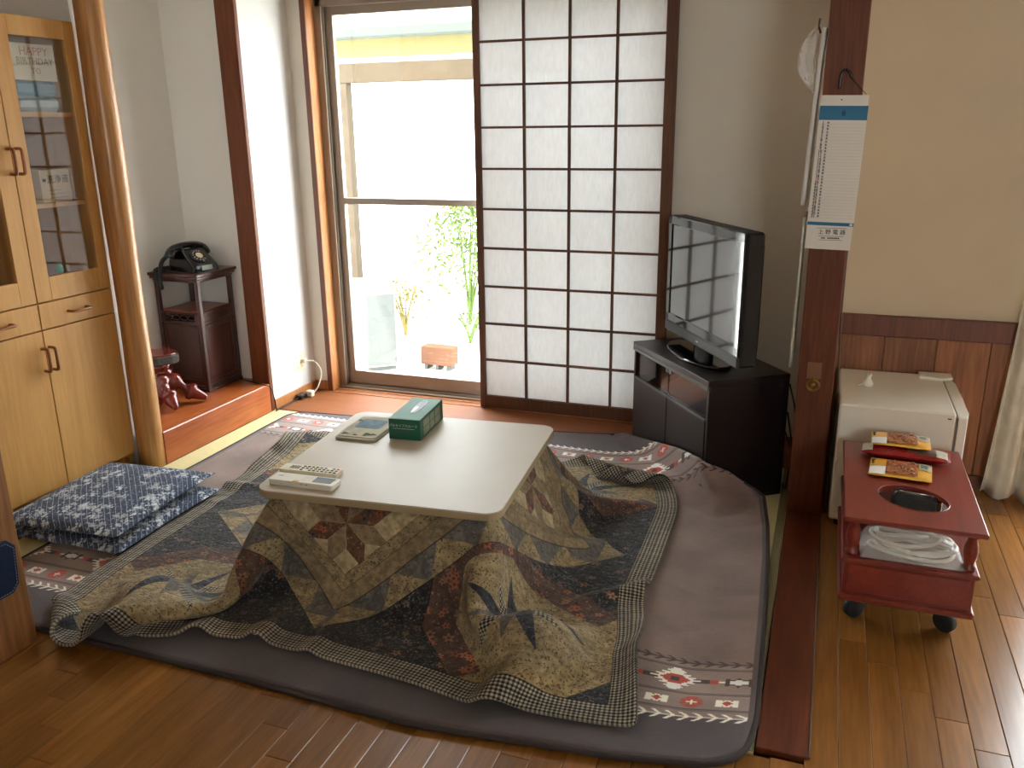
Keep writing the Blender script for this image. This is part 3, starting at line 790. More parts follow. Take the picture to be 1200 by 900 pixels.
bx(-.020, .020, -.045, .022, 0, .030, .005).build('adapter', 'black_plastic', bcord)
MB().tube(smooth_path([(0, -.045, .012), (-.0, -.12, .006), (-.005, -.20, .004), (.0, -.26, .004), (.015, -.275, .02), (.012, -.285, .09), (.0, -.292, .15), (-.04, -.30, .162), (-.16, -.26, .161), (-.28, -.22, .161)], 8), .0032, 6).build('cable', 'cord_black', bcord)

# ================================================================== DRAPE OF THE QUILT (small cloth solver)
def drape(N=60, WX=2.22, WY=1.92, steps=380, iters=6):
    rng = np.random.default_rng(3)
    ang = R(5.2); ca, sa = math.cos(ang), math.sin(ang)
    Tc = np.array([-1.315, 2.57]); Cc = np.array([-1.405, 2.58])
    hx, hy = WX/(N-1), WY/(N-1)
    U, V = np.meshgrid(np.linspace(-WX/2, WX/2, N), np.linspace(-WY/2, WY/2, N))
    X = np.stack([Cc[0]+U*ca-V*sa, Cc[1]+U*sa+V*ca, np.full_like(U, .3435)], -1)
    def loc(P): return np.stack([(P[..., 0]-Tc[0])*ca+(P[..., 1]-Tc[1])*sa, -(P[..., 0]-Tc[0])*sa+(P[..., 1]-Tc[1])*ca], -1)
    L0 = loc(X); pin = (np.abs(L0[..., 0]) < .375) & (np.abs(L0[..., 1]) < .375)
    def poly(pts):
        p = np.array(pts, float); d = np.r_[0, np.cumsum(np.linalg.norm(np.diff(p[:, :2], axis=0), axis=1))]
        t = np.linspace(0, d[-1], N); return np.stack([np.interp(t, d, p[:, k]) for k in range(3)], -1)
    fr_ = poly([(-2.145, 1.715, .03), (-2.04, 1.635, .05), (-1.94, 1.67, .09), (-1.98, 1.78, .13), (-1.90, 1.74, .05), (-1.82, 1.79, .05), (-1.74, 1.78, .04), (-1.63, 1.84, .07), (-1.4, 1.80, .03), (-1.18, 1.778, .03), (-.96, 1.766, .03), (-.77, 1.778, .03), (-.56, 1.815, .03), (-.41, 1.87, .03)])
    ri_ = poly([(-.41, 1.87, .03), (-.505, 1.99, .08), (-.55, 2.2, .04), (-.49, 2.45, .03), (-.44, 2.7, .03), (-.395, 2.95, .04), (-.355, 3.20, .07), (-.345, 3.27, .11), (-.50, 3.35, .12), (-.70, 3.38, .12), (-.82, 3.40, .05)])
    ba_ = poly([(-2.34, 3.40, .04), (-2.2, 3.47, .14), (-2.0, 3.42, .03), (-1.8, 3.47, .10), (-1.5, 3.43, .03), (-1.2, 3.47, .08), (-1.0, 3.42, .03), (-.82, 3.40, .05)])
    le_ = poly([(-2.145, 1.715, .03), (-2.28, 1.97, .03), (-2.38, 2.27, .04), (-2.40, 2.5, .06), (-2.38, 2.75, .09), (-2.31, 2.95, .10), (-2.30, 3.15, .13), (-2.34, 3.40, .04)])
    T = np.zeros((N, N, 3)); hm = np.zeros((N, N), bool)
    T[0] = fr_; T[-1] = ba_; T[:, 0] = le_; T[:, -1] = ri_
    hm[0] = hm[-1] = True; hm[:, 0] = hm[:, -1] = True
    P = X.copy(); Vv = np.zeros_like(P); inv = np.where(pin, 0., 1.); w = inv.ravel()
    P[..., 2] += np.where(pin, 0, rng.normal(0, .002, (N, N)))
    CS = []
    J, I = np.mgrid[0:N, 0:N]
    for dj, di, k in ((0, 1, 1.), (1, 0, 1.), (1, 1, .55), (1, -1, .55), (0, 2, .16), (2, 0, .16), (0, 4, .05), (4, 0, .05)):
        ok = (J+dj < N) & (I+di < N) & (I+di >= 0); j, i = J[ok], I[ok]
        c = (j//dj) % 2 if di == 0 else (i//di) % 2 if dj == 0 else j % 2
        for cc in (0, 1):
            m = c == cc; a, b = j[m]*N+i[m], (j[m]+dj)*N+i[m]+di
            ws = w[a]+w[b]; ws[ws == 0] = 1
            CS.append((a, b, math.hypot(dj*hy, di*hx), (k*w[a]/ws)[:, None], (k*w[b]/ws)[:, None]))
    bumps = [(np.array((-.70, 2.02, .03)), .135), (np.array((-1.95, 1.88, 0)), .13), (np.array((-1.72, 3.2, 0)), .1)]
    dt = .016; FLOOR = .026
    for s in range(steps):
        a_ = min(1, s/(steps*.5)); Vv *= .96; Vv[..., 2] -= 9.8*dt
        old = P.copy(); P = P+Vv*dt*inv[..., None]
        if s < steps*.985:
            k = .016+.16*a_; P = np.where(hm[..., None], P+(T-P)*np.array([k, k, k*.8]), P)
        f = P.reshape(-1, 3)
        for it in range(iters):
            for a, b, rest, wa, wb in CS:
                dd = f[b]-f[a]; l = np.sqrt((dd*dd).sum(1))+1e-9
                q = dd*((l-rest)/l)[:, None]
                f[a] += q*wa; f[b] -= q*wb
            f[:, 2] = np.maximum(f[:, 2], FLOOR)
            q = loc(f); ins = (np.abs(q[:, 0]) < .40) & (np.abs(q[:, 1]) < .40) & (f[:, 2] < .338) & (w > 0)
            idx = np.where(ins)[0]
            if len(idx):
                hi = np.abs(q[idx]).max(1); upw = (.338-f[idx, 2]) < (.40-hi)
                f[idx[upw], 2] = .338
                i2 = idx[~upw]; qq = q[i2]; ax = np.abs(qq[:, 0]) > np.abs(qq[:, 1])
                qq[ax, 0] = np.sign(qq[ax, 0])*.40; qq[~ax, 1] = np.sign(qq[~ax, 1])*.40
                f[i2, 0] = Tc[0]+qq[:, 0]*ca-qq[:, 1]*sa; f[i2, 1] = Tc[1]+qq[:, 0]*sa+qq[:, 1]*ca
            # the board rests on the quilt
            q = loc(f); m = (np.abs(q[:, 0]) < .425) & (np.abs(q[:, 1]) < .42) & (f[:, 2] > .3435); f[m, 2] = .3435
            for c0, r0 in bumps:
                dd = f-c0; l = np.sqrt((dd*dd).sum(1)); m = (l < r0) & (w > 0)
                f[m] = c0+dd[m]*(r0/l[m])[:, None]
        P = f.reshape(N, N, 3); P[pin] = X[pin]
        Vv = (P-old)/dt; Vv[P[..., 2] < FLOOR+.002] *= np.array([.4, .4, 1])
        sp = np.linalg.norm(Vv, axis=-1, keepdims=True); Vv *= np.minimum(1, 2.5/(sp+1e-9))
    return P

# ================================================================== TV STAND
AV = Vector((-.817, 3.87, 0)); RZ = math.atan2(-.80236, .59684)
sd = thing('tv_stand', 'low black television stand with smoked glass panes and two dark doors', 'tv stand', AV, RZ)
W_, D_ = .71, .37
b = MB(); b.box(0, .016, .004, D_, 0, .505, .001); b.box(W_-.016, W_, .004, D_, 0, .505, .001); b.box(.016, W_-.016, .03, D_, .03, .045)
b.box(.016, W_-.016, .03, D_, .352, .365); b.box(.016, W_-.016, D_-.012, D_, .03, .505)
b.box(W_/2-.008, W_/2+.008, .03, D_, .03, .352)
b.build('body', 'black_wood', sd)
bx(-.002, W_+.002, -.002, D_, .505, .530, .002).build('top', 'black_wood', sd)
bx(.0, W_, -.003, .012, .49, .505, .001).build('front_edge', 'edge_grey', sd)
for k in (0, 1):
    a0, a1 = (.018, W_/2-.003) if k == 0 else (W_/2+.003, W_-.018)
    d = bx(a0, a1, .0, .018, .045, .357, .001).build('door', 'black_wood', sd)
    bx(a0, a1, -.002, .018, .357, .366, .001).build('door_lip', 'edge_grey', d)
    g_ = bx(a0+.004, a1-.004, .006, .010, .368, .488).build('glass_pane', 'standglass', sd)
    bx(a0 if k else a1-.022, a0+.022 if k else a1, .003, .013, .470, .489).build('hinge', 'edge_grey', g_)

# ================================================================== TV
tv = thing('television', 'black flat television with a glossy bezel standing on the low black stand', 'television')
tv.matrix_world = Matrix.Translation(AV) @ Matrix.Rotation(RZ-R(4.5), 4, 'Z') @ Matrix.Translation((.376, .158, .5305))
x0, x1, zb, zt = -.374, .374, .055, .582
b = MB(); b.box(x0, x1, .0, .078, zb, zt, .010); b.box(x0+.04, x1-.04, .07, .105, zb+.04, zt-.04, .02)
b.build('cabinet', 'black_matte', tv)
b = MB()
b.box(x0+.002, x1-.002, -.008, .002, zt-.040, zt-.001, .004); b.box(x0+.002, x1-.002, -.008, .002, zb+.045, zb+.085, .004)
b.box(x0+.002, x0+.040, -.008, .002, zb+.046, zt-.001, .004); b.box(x1-.040, x1-.002, -.008, .002, zb+.046, zt-.001, .004)
b.build('bezel', 'black_gloss', tv)
bx(x0+.001, x1-.001, -.010, .004, zb, zb+.046, .006).build('speaker_bar', mat('speaker_grey', (44, 46, 48), .45), tv)
bx(-.014, .014, -.0115, -.008, zb+.018, zb+.026).build('logo_plate', 'chrome', tv)
bx(x0+.038, x1-.038, -.003, .003, zb+.083, zt-.038).build('screen', 'screen', tv)
el = [(.25*math.cos(t), .105*math.sin(t)) for t in np.linspace(0, 2*math.pi, 40, endpoint=False)]
MB().prism(el, 0, .014, Matrix.Translation((-.05, .02, 0)), bev=.004).build('base', 'black_gloss', tv)
MB().prism([(.08*math.cos(t), .03*math.sin(t)) for t in np.linspace(0, 2*math.pi, 20, endpoint=False)], .012, .12, Matrix.Translation((-.05, .045, 0))).build('neck', 'black_gloss', tv)
tc_ = thing('television_cables', 'loose black cables hanging behind the television stand by the post', 'cable', (-.10, 3.62, .0))
for k, pts in enumerate([[(.0, .06, .44), (.035, -.02, .33), (.03, -.10, .22), (.0, -.02, .25)], [(.0, .10, .30), (.034, .0, .16), (.028, -.12, .10), (.02, -.06, .012), (.005, .0, .006)]]):
    MB().tube(smooth_path(pts, 8), .0035, 6).build('cable', 'cord_black', tc_)

# ================================================================== PATTERN IMAGES (painted by numpy)
def srgb(c): return np.array(c, np.float32)/255
def val_noise(h, w, cell, seed):
    r = np.random.default_rng(seed); gh, gw = int(h/cell)+3, int(w/cell)+3
    g = r.random((gh, gw)).astype(np.float32)
    y = np.arange(h)/cell; x = np.arange(w)/cell
    yi = y.astype(int); xi = x.astype(int); fy = (y-yi)[:, None]; fx = (x-xi)[None]
    fy = fy*fy*(3-2*fy); fx = fx*fx*(3-2*fx)
    a = g[yi][:, xi]; b_ = g[yi][:, xi+1]; c = g[yi+1][:, xi]; d = g[yi+1][:, xi+1]
    return (a*(1-fx)+b_*fx)*(1-fy)+(c*(1-fx)+d*fx)*fy
def dots(img, n, cols, rmin, rmax, seed, mask_prob=1, flower=False):
    r = np.random.default_rng(seed); h, w = img.shape[:2]
    for k in range(n):
        cx, cy = r.integers(0, w), r.integers(0, h); q = r.uniform(rmin, rmax)
        c = srgb(cols[r.integers(len(cols))])*r.uniform(.85, 1.1)
        e = int(q*1.6)+2
        xs = np.arange(max(0, cx-e), min(w, cx+e+1)); ys = np.arange(max(0, cy-e), min(h, cy+e+1))
        X, Y = np.meshgrid(xs-cx, ys-cy); rr = np.hypot(X, Y)
        if flower:
            an = np.arctan2(Y, X)+r.uniform(0, 6); m = rr < q*(1+.35*np.cos(5*an))
        else: m = rr < q*(1+.25*np.cos(2*np.arctan2(Y, X)+k))
        sub = img[ys[0]:ys[-1]+1, xs[0]:xs[-1]+1]; sub[m] = sub[m]*.12+c*.88
        if flower:
            m2 = rr < q*.38; sub[m2] = c*.6
    return img
def swatch(n, base, cols, cnt, r0, r1, seed, flowers=None):
    im = np.ones((n, n, 3), np.float32)*srgb(base)
    im *= (.85+.3*val_noise(n, n, 9, seed))[..., None]
    dots(im, int(cnt*1.7), cols, r0*.68, r1*.68, seed+1)
    if flowers:
        dots(im, flowers[0], flowers[1], flowers[2], flowers[3], seed+2, flower=True)
    return im
def linear(a):
    return a     # colour-space conversion is left to the image datablock (sRGB)

def tiled(n, *args, **kw):
    return np.tile(swatch(n//2, *args, **kw), (2, 2, 1))
def quilt_image(n=1500):
    Wq = 2.14
    ax = (np.arange(n)+.5)/n*Wq-Wq/2
    U, V = np.meshgrid(ax, ax)
    dark = tiled(n, (46, 47, 49), [(92, 94, 94), (74, 78, 84), (120, 114, 104), (92, 78, 78)], 7500, 1.3, 3.6, 11, flowers=(260, [(146, 112, 86), (128, 94, 74), (120, 104, 108), (104, 106, 108)], 4, 9))
    rust = tiled(n, (88, 68, 60), [(112, 92, 82), (70, 60, 58), (128, 112, 96), (78, 76, 78)], 4600, 1.5, 4, 12, flowers=(430, [(176, 106, 76), (160, 92, 66), (146, 104, 80)], 6, 11))
    beige = tiled(n, (146, 130, 99), [(62, 52, 38), (84, 70, 48), (112, 94, 66)], 8500, 1.2, 2.5, 13)
    tan = tiled(n, (136, 119, 92), [(100, 84, 62), (164, 148, 120)], 5200, 1.0, 2.0, 14)
    cream = tiled(n, (172, 157, 124), [(164, 149, 116)], 900, 2, 5, 15)
    grey = tiled(n, (100, 97, 92), [(76, 80, 86), (126, 120, 110), (112, 88, 84)], 4600, 1.5, 4, 16, flowers=(90, [(150, 112, 104), (120, 124, 118)], 4, 7))
    brown = tiled(n, (104, 74, 58), [(140, 94, 70), (78, 58, 50), (150, 122, 100)], 4600, 1.5, 4.5, 17, flowers=(260, [(166, 92, 64), (92, 86, 84)], 5, 9))
    navy = tiled(n, (56, 58, 66), [(82, 84, 92), (42, 44, 50), (98, 92, 90)], 4600, 1.5, 4, 18)
    scroll = tiled(n, (146, 128, 92), [(92, 66, 40), (120, 84, 54), (74, 58, 40)], 6500, 1.5, 3.4, 19)
    pch = .0125
    k = ((np.floor(U/pch*2) % 2)+(np.floor(V/pch*2) % 2))/2
    ging = srgb((178, 166, 144))*(1-k[..., None])+srgb((24, 24, 27))*k[..., None]
    A = Wq/2; d = np.maximum(abs(U), abs(V)); m = abs(U)+abs(V)
    out = dark.copy()
    def put(mask, src): out[mask] = src[mask]
    # corner blocks with eight pointed leaves
    cu, cv = abs(U)-.68, abs(V)-.68
    oc = np.maximum(np.maximum(abs(cu), abs(cv)), (abs(cu)+abs(cv))*.74)
    put(oc < .375, rust); put((oc < .375) & (abs(U)+abs(V) > 1.50), scroll); put(oc < .27, beige)
    for q in range(12):
        a0 = q*math.pi/6+.2; x_ = np.cos(a0)*cu+np.sin(a0)*cv; y_ = -np.sin(a0)*cu+np.cos(a0)*cv
        L_ = .225 if q % 2 == 0 else .17
        s_ = np.clip((x_-.02)/(L_-.02), 0, 1)
        leafm = (x_ > .02) & (x_ < L_) & (abs(y_-.012*np.sin(s_*3)) < .031*(1-s_)**.75*np.clip(s_*5, .35, 1))
        put(leafm, ging if q % 3 == 1 else (navy if q % 2 == 0 else grey))
    # central diamond
    D0, D1, D2, D3 = .95, .825, .745, .685
    put(m < D0, beige)
    q1 = (U+V)/2**.5; q2 = (U-V)/2**.5
    t = np.where(abs(q1) > abs(q2), q2, q1)
    tri = abs(((t/.20+.25) % 1)-.5)*2
    put((m < D0) & (m > D1) & (tri*(D0-D1)*1.15+D1 > m+.012), grey)
    put(m < D1, tan); put(m < D2, beige); put(m < D3, cream)
    inn = m < D3
    def at_star(cx, cy, r_=.17):
        x, y = U-cx, V-cy; rr = np.hypot(x, y)
        for q in range(8):
            a0 = q*math.pi/4+math.pi/8; x_ = np.cos(a0)*x+np.sin(a0)*y; y_ = -np.sin(a0)*x+np.cos(a0)*y
            mm = (x_ > 0) & (x_ < r_) & (abs(y_) < .40*np.minimum(x_, r_-x_))
            put(inn & mm, brown if q % 2 == 0 else tan)
        sq = inn & (np.maximum(abs(x), abs(y)) > .175) & (np.maximum(abs(x), abs(y)) < .215)
        put(sq & (abs(x) > .1) & (abs(y) > .1), ging)
    for cx, cy in ((0, -.50), (0, .50), (-.50, 0), (.50, 0), (0, 0)): at_star(cx, cy)
    r45 = np.maximum(abs(q1), abs(q2))
    for sx in (-1, 1):
        for sy in (-1, 1):
            e = np.hypot(U-sx*.27, V-sy*.27)
            put(inn & (e < .10), grey); put(inn & (e < .10) & (e > .07), ging)
    for c, w in ((D0, .0016), (D1, .0026), (D2, .0012), (D3, .0014)):
        s_ = abs(m-c) < w; out[s_] *= .62
    s_ = (abs(oc-.375) < .002) & (m > D0); out[s_] *= .7
    put(d > A-.080, ging)
    s_ = abs(d-(A-.080)) < .002; out[s_] *= .5
    s_ = abs(d-(A-.040)) < .0016; out[s_] *= .6
    out *= (.9+.2*val_noise(n, n, 60, 77))[..., None]
    return out
def rug_image(wm, hm, res=340):
    w, h = int(wm*res), int(hm*res)
    im = np.ones((h, w, 3), np.float32)*srgb((98, 84, 78))
    X = (np.arange(w)+.5)/res; Y = (np.arange(h)+.5)/res
    XX, YY = np.meshgrid(X, Y)
    Yd = np.minimum(YY, hm-YY)            # distance from front or back edge
    dark, white, red, black = srgb((56, 50, 52)), srgb((206, 198, 184)), srgb((142, 58, 46)), srgb((52, 42, 42))
    im[Yd < .185] = dark
    im[(Yd > .185) & (Yd < .49)] = srgb((112, 100, 94))
    for y in (.222, .229, .315, .322, .462, .469):
        im[abs(Yd-y) < .0022] = srgb((66, 56, 54))
    # arrow feather bands
    ph = (XX % .036)/.036
    def feather(yc, half, col):
        dy = abs(Yd-yc); m = (dy < half) & (abs(ph-(1-dy/half)*.62-.12) < .16)
        im[m] = col; im[dy < .0025] = col
    feather(.190, .019, white); feather(.500, .019, black)
    # small motif row
    def cellxy(pitch, off, yc): return ((XX-off) % pitch)-pitch/2, np.floor((XX-off)/pitch), Yd-yc
    q = .0055
    cx, ci, cy = cellxy(.092, 0, .270)
    gx, gy = np.round(abs(cx)/q), np.round(abs(cy)/q)
    ev = ci % 2 == 0
    redm = ev & (np.hypot(gx, gy) < 5.6) & ~((gx == 3) & (gy == 3)) & ~((gx == 5) & (gy == 0))
    im[redm] = red; im[ev & ((gx == 0) & (gy < 2.5) | (gy == 0) & (gx < 2.5))] = white
    im[ev & (np.hypot(gx, gy) < 4.2) & (gx == 2) & (gy == 2)] = srgb((112, 100, 94))
    od = ~ev
    im[od & (gx+gy*1.4 < 5.2) & (gx >= 0)] = white; im[od & (gx <= 5) & (gy <= gx) & (gx > 2) & (gy > 0) & (gy < 4)] = white
    im[od & (gx+gy < 2.5)] = red
    # large motif row
    cx, ci, cy = cellxy(.34, .17, .392)
    g2 = .0075
    gx, gy = np.round(abs(cx)/g2), np.round(abs(cy)/g2)
    body = (gx <= 9-2*(gy % 2)-gy*.9) & (gy <= 6)
    tip = (gy >= 7) & (gy <= 8) & (gx <= 9-gy)
    im[(gy <= 1.2+0*gx) & (gx > 6) & (gx < 15) & (gy <= (15-gx)*.35)] = black
    im[(gy < .5) & (gx >= 14) & (gx < 21)] = white
    im[body | tip] = white
    im[(gx <= 5-gy) & (gy <= 3)] = red; im[(gx <= 1) & (gy <= 1)] = black
    # half-way dark star
    hx = np.round(abs(abs(cx)-.17)/.0065); hy = np.round(abs(cy)/.0065)
    im[(hx+hy < 5) | ((hx <= 5) & (hy <= 3) & (hx > hy))] = black
    im[(hx <= 3) & (hy <= 1) | (hx <= 1) & (hy <= 2)] = white
    im[(abs(abs(cx)-.105) < .012) & (gy < 1.5)] = red
    # binding and mottling
    ed = np.minimum(np.minimum(XX, wm-XX), Yd)
    im[ed < .022] = srgb((62, 54, 54))
    mott = .80+.4*(.6*val_noise(h, w, 60, 3)+.25*val_noise(h, w, 18, 4)+.15*val_noise(h, w, 3, 5))
    im *= mott[..., None]*np.array([1.36, 1.33, 1.34], np.float32)
    return np.clip(im, 0, 1)
def cushion_image(n=700, seed=21):
    im = np.ones((n, n, 3), np.float32)*srgb((56, 66, 86))
    r = np.random.default_rng(seed)
    dots(im, 2600, [(104, 116, 134), (40, 48, 64), (128, 138, 152)], 1.5, 4.5, seed)
    Y, X = np.mgrid[0:n, 0:n]
    for k in range(115):
        cx, cy = r.integers(0, n), r.integers(0, n)
        tone = srgb([(206, 212, 218), (186, 194, 204), (170, 172, 176)][k % 3])
        for q in range(18):
            a = r.uniform(0, 6.28); rr = abs(r.normal(0, 20))
            x, y = int(cx+rr*math.cos(a)), int(cy+rr*math.sin(a)); e = int(r.uniform(4, 9))
            xs = np.arange(max(0, x-e-3), min(n, x+e+4)); ys = np.arange(max(0, y-e-3), min(n, y+e+4))
            if len(xs) < 2 or len(ys) < 2: continue
            XX, YY = np.meshgrid(xs-x, ys-y); m = np.hypot(XX, YY) < e*(.7+.45*np.cos(5*np.arctan2(YY, XX)+k))
            sub = im[ys[0]:ys[-1]+1, xs[0]:xs[-1]+1]; sub[m] = tone*r.uniform(.85, 1.0)
    ln = ((X+Y) % 34) < 3
    im[ln] = im[ln]*.35+srgb((206, 210, 216))*.65
    im[((Y-X) % 18) < 2] *= .88
    return np.clip(im*1.12, 0, 1)

M['quilt'] = imgmat('quilt_patchwork', quilt_image(), .92, .5, 260, .15, pucker=(26, .9))
RW, RH = 2.60, 2.24
M['rug'] = imgmat('rug_pattern', rug_image(RW, RH), .95, .5, 500, .35)
M['cushion'] = imgmat('cushion_floral', cushion_image(), .9, .4, 300, .1)

# ================================================================== RUG
def curve(pts):
    P = np.array(pts, float); t = P[:, 0]
    return lambda a: np.array([np.interp(a, t, P[:, k]) for k in (1, 2, 3)])
AVn = np.array([-.817, 3.87]); DV = np.array([.59684, -.80236]); NV = np.array([.80236, .59684])
def onstand(s, off, z): p = AVn+DV*s+NV*off; return (p[0], p[1], z)
front = curve([(0, -2.665, 1.70, 0), (.2, -2.15, 1.692, 0), (.48, -1.42, 1.69, 0), (.68, -.91, 1.672, 0), (.88, -.40, 1.728, 0), (1, -.085, 1.795, 0)])
leftc = curve([(0, -2.665, 1.70, 0), (.5, -2.675, 2.8, 0), (1, -2.69, 3.79, 0)])
back = curve([(0, -2.69, 3.79, 0), (.1, -2.43, 3.81, 0), (.35, -1.80, 3.86, 0), (.55, -1.20, 3.925, .0), (.66, -.93, 3.975, .0), (.72, *onstand(-.03, -.022, .05)), (.78, *onstand(.19, -.024, .095)), (.87, *onstand(.50, -.026, .165)), (.93, *onstand(.715, -.026, .19)), (.965, *onstand(.745, .09, .14)), (1, *onstand(.742, .185, .075))])
rightc = curve([(0, -.085, 1.795, 0), (.09, -.066, 1.99, 0), (.35, -.082, 2.45, 0), (.6, -.105, 2.92, 0), (.75, -.125, 3.17, 0.0), (.9, -.155, 3.36, .035), (1, *onstand(.742, .185, .075))])
c00, c10, c01, c11 = front(0), front(1), back(0), back(1)
def rug_base(a, b):
    # mild easing keeps the lift and the shift near the stand
    bb = b
    P = (1-b)*front(a)+b*back(a)+(1-a)*leftc(b)+a*rightc(b)-((1-a)*(1-b)*c00+a*(1-b)*c10+(1-a)*b*c01+a*b*c11)
    z = back(a)[2]*max(0, (b-.80)/.20)**1.5
    if a > .9: z = max(z, rightc(b)[2]*((a-.9)/.1)**1.2)
    zz = z+.0025*mnoise.noise(Vector((P[0]*3, P[1]*3, 0)))+.006*max(0, mnoise.noise(Vector((P[0]*1.6+3, P[1]*5, 2))))
    # soft ridge pushed up in front of the stand corner
    return P[0], P[1], max(zz, 0)
def rug_fn(a, b):
    x, y, z = rug_base(a, b)
    return (x, y, z)
# rounded corners: remap the param square
def sqround(a, b, r_=.045):
    X, Y = a*RW, b*RH; rr = .10
    cx = min(max(X, rr), RW-rr); cy = min(max(Y, rr), RH-rr)
    dx, dy = X-cx, Y-cy
    if dx and dy:
        m_ = max(abs(dx), abs(dy)); l = math.hypot(dx, dy)
        dx, dy = dx*m_/l, dy*m_/l
    return (cx+dx)/RW, (cy+dy)/RH
def rug_uv(a, b):
    a, b = sqround(a, b)
    x, y, z = rug_fn(a, b)
    u = (x+2.675)/RW; fy = front(min(max(u, 0), 1))[1]
    return (min(max(u, a if a < .5 else 0), 1) if a < .985 else a, b if b < .45 else min(1, (y-fy)/2.235+.50*z) if b < .985 or x < -.84 else (1 if x < -.86 else min(1, (y-fy)/2.235+.50*z)))
rg = MB().grid(lambda a, b: Vector(rug_fn(*sqround(a, b)))+Vector((0, 0, .014)), 120, 100, uv=rug_uv)
rug = rg.build('rug', 'rug')
tag(rug, 'taupe plush rug with woven star bands, spread under the quilted table', 'rug')
md = rug.modifiers.new('thickness', 'SOLIDIFY'); md.thickness = .013; md.offset = -1
rim = [Vector(rug_fn(*sqround(a, b)))+Vector((0, 0, .0085)) for a, b in [(1-k/60, 1) for k in range(20, 60)]+[(0, 1-k/60) for k in range(60)]+[(k/60, 0) for k in range(60)]+[(1, k/60) for k in range(61)]]
MB().tube(rim, .0085, 8).build('binding', mat('rug_binding', (58, 50, 50), .9, bump=.4), rug, 'dark binding tape')

# ================================================================== HEATED TABLE
TC = Vector((-1.315, 2.57, 0)); TA = R(5.2)
kt = thing('heated_table', 'low square table with a pale laminate top over the patchwork quilt', 'table', TC, TA)
def rrect(hx, hy, r_, n=7):
    out = []
    for sx, sy, a0 in ((1, 1, 0), (-1, 1, 90), (-1, -1, 180), (1, -1, 270)):
        for k in range(n+1):
            a = R(a0+90*k/n); out.append((sx*(hx-r_)+r_*math.cos(a), sy*(hy-r_)+r_*math.sin(a)))
    return out
tt = MB().prism(rrect(.417, .413, .055), .3755, .380, bev=.0008).build('tabletop', 'table_top', kt)
MB().prism(rrect(.418, .414, .056), .3535, .3765, bev=.002).build('edge_band', 'table_edge', tt, 'beige edge band')
for a_, b_, c_, d_ in ((-.36, .36, -.36, -.33), (-.36, .36, .33, .36), (-.36, -.33, -.33, .33), (.33, .36, -.33, .33)):
    bx(a_, b_, c_, d_, .30, .338, .002).build('frame_rail', 'table_leg', kt)
for sx in (-1, 1):
    for sy in (-1, 1):
        MB().lathe([(.022, .016), (.028, .05), (.030, .30)], 14, Matrix.Translation((sx*.335, sy*.335, 0))).build('leg', 'table_leg', kt)
bx(-.14, .14, -.14, .14, .285, .325, .01).build('heater', 'black_matte', kt)

# ================================================================== QUILT
Q = drape()
NQ = Q.shape[0]
qb = MB()
qb.grid(lambda a, b: tuple(Q[int(round(b*(NQ-1))), int(round(a*(NQ-1)))]), NQ-1, NQ-1)
qo = qb.build('patchwork_quilt', 'quilt')
tag(qo, 'patchwork quilt with gingham hem draped from the low table over the rug', 'quilt')
sm = qo.modifiers.new('smooth', 'SUBSURF'); sm.levels = 1; sm.render_levels = 2
md = qo.modifiers.new('padding', 'SOLIDIFY'); md.thickness = .010; md.offset = 0
ct = MB().grid(lambda a, b: (-.556+.036*a, 1.834-.012*b+.004*a, .020-.006*b), 4, 1)
ct.build('care_tag', 'white_paper', qo, 'white care tag on the hem')

# ================================================================== FLOOR CUSHIONS
def cushion(name, label, loc, rz, hx, hy, h, seed, tilt=(0, 0)):
    def fn_top(sgn):
        def fn(a, b):
            u, v = a*2-1, b*2-1
            e = (1-abs(u)**2.6)*(1-abs(v)**2.6)
            pinch = 1-.05*(1-abs(v)**2)*(abs(u)**6)
            pinch2 = 1-.05*(1-abs(u)**2)*(abs(v)**6)
            z = sgn*h*.5*max(e, 0)**.42
            z += .004*mnoise.noise(Vector((u*2.4, v*2.4, seed)))*max(e, 0)
            return (u*hx*pinch, v*hy*pinch2, z+h*.5)
        return fn
    b = MB(); b.grid(fn_top(1), 30, 30); b.grid(fn_top(-1), 30, 30)
    o = b.build(name, 'cushion')
    o.location = loc; o.rotation_euler = (tilt[0], tilt[1], rz)
    return tag(o, label, 'cushion', 'floor cushions')
cushion('floor_cushion', 'blue floral floor cushion lying flat on the rug, underneath the other cushion', (-2.575, 2.40, .016), R(2), .265, .305, .062, 3)
cushion('floor_cushion', 'blue floral floor cushion stacked on top of the other cushion beside the cabinet', (-2.60, 2.40, .076), R(5), .268, .312, .062, 9, (R(0), R(0)))

# ================================================================== ON THE TABLE
def on_table(p, rz=0): return (p[0], p[1], .3802), rz
tb = thing('tissue_box', 'green and white tissue box with a dark slot on the table', 'tissue box', (-1.443, 2.823, .3802), R(6))
bx(-.063, .063, -.132, .132, 0, .080, .002).build('carton', 'tissue_green', tb)
tp = MB().box(-.0615, .0615, -.1305, .1305, .0795, .082, .001).build('top_panel', 'tissue_top', tb)
sl_ = [(.019*math.cos(t)*(1+.25*math.sin(t)), .085*math.sin(t)) for t in np.linspace(0, 2*math.pi, 28, endpoint=False)]
MB().prism(sl_, .0815, .0828, Matrix.Translation((.004, .02, 0))).build('slot', 'black_matte', tb)
MB().prism([(p[0]*.35, p[1]*.45) for p in sl_], .0826, .0834, Matrix.Translation((.0, -.012, 0))).build('slot_film', 'edge_grey', tb)
text('パルセイフスルーフ', .0125, M['pale_ink'], tb, frame3((-.004, -.1325, .055), (1, 0, 0), (0, -1, 0)))
bx(-.045, .04, -.1324, -.1321, .043, .0445).build('print_line', 'pale_ink', tb)
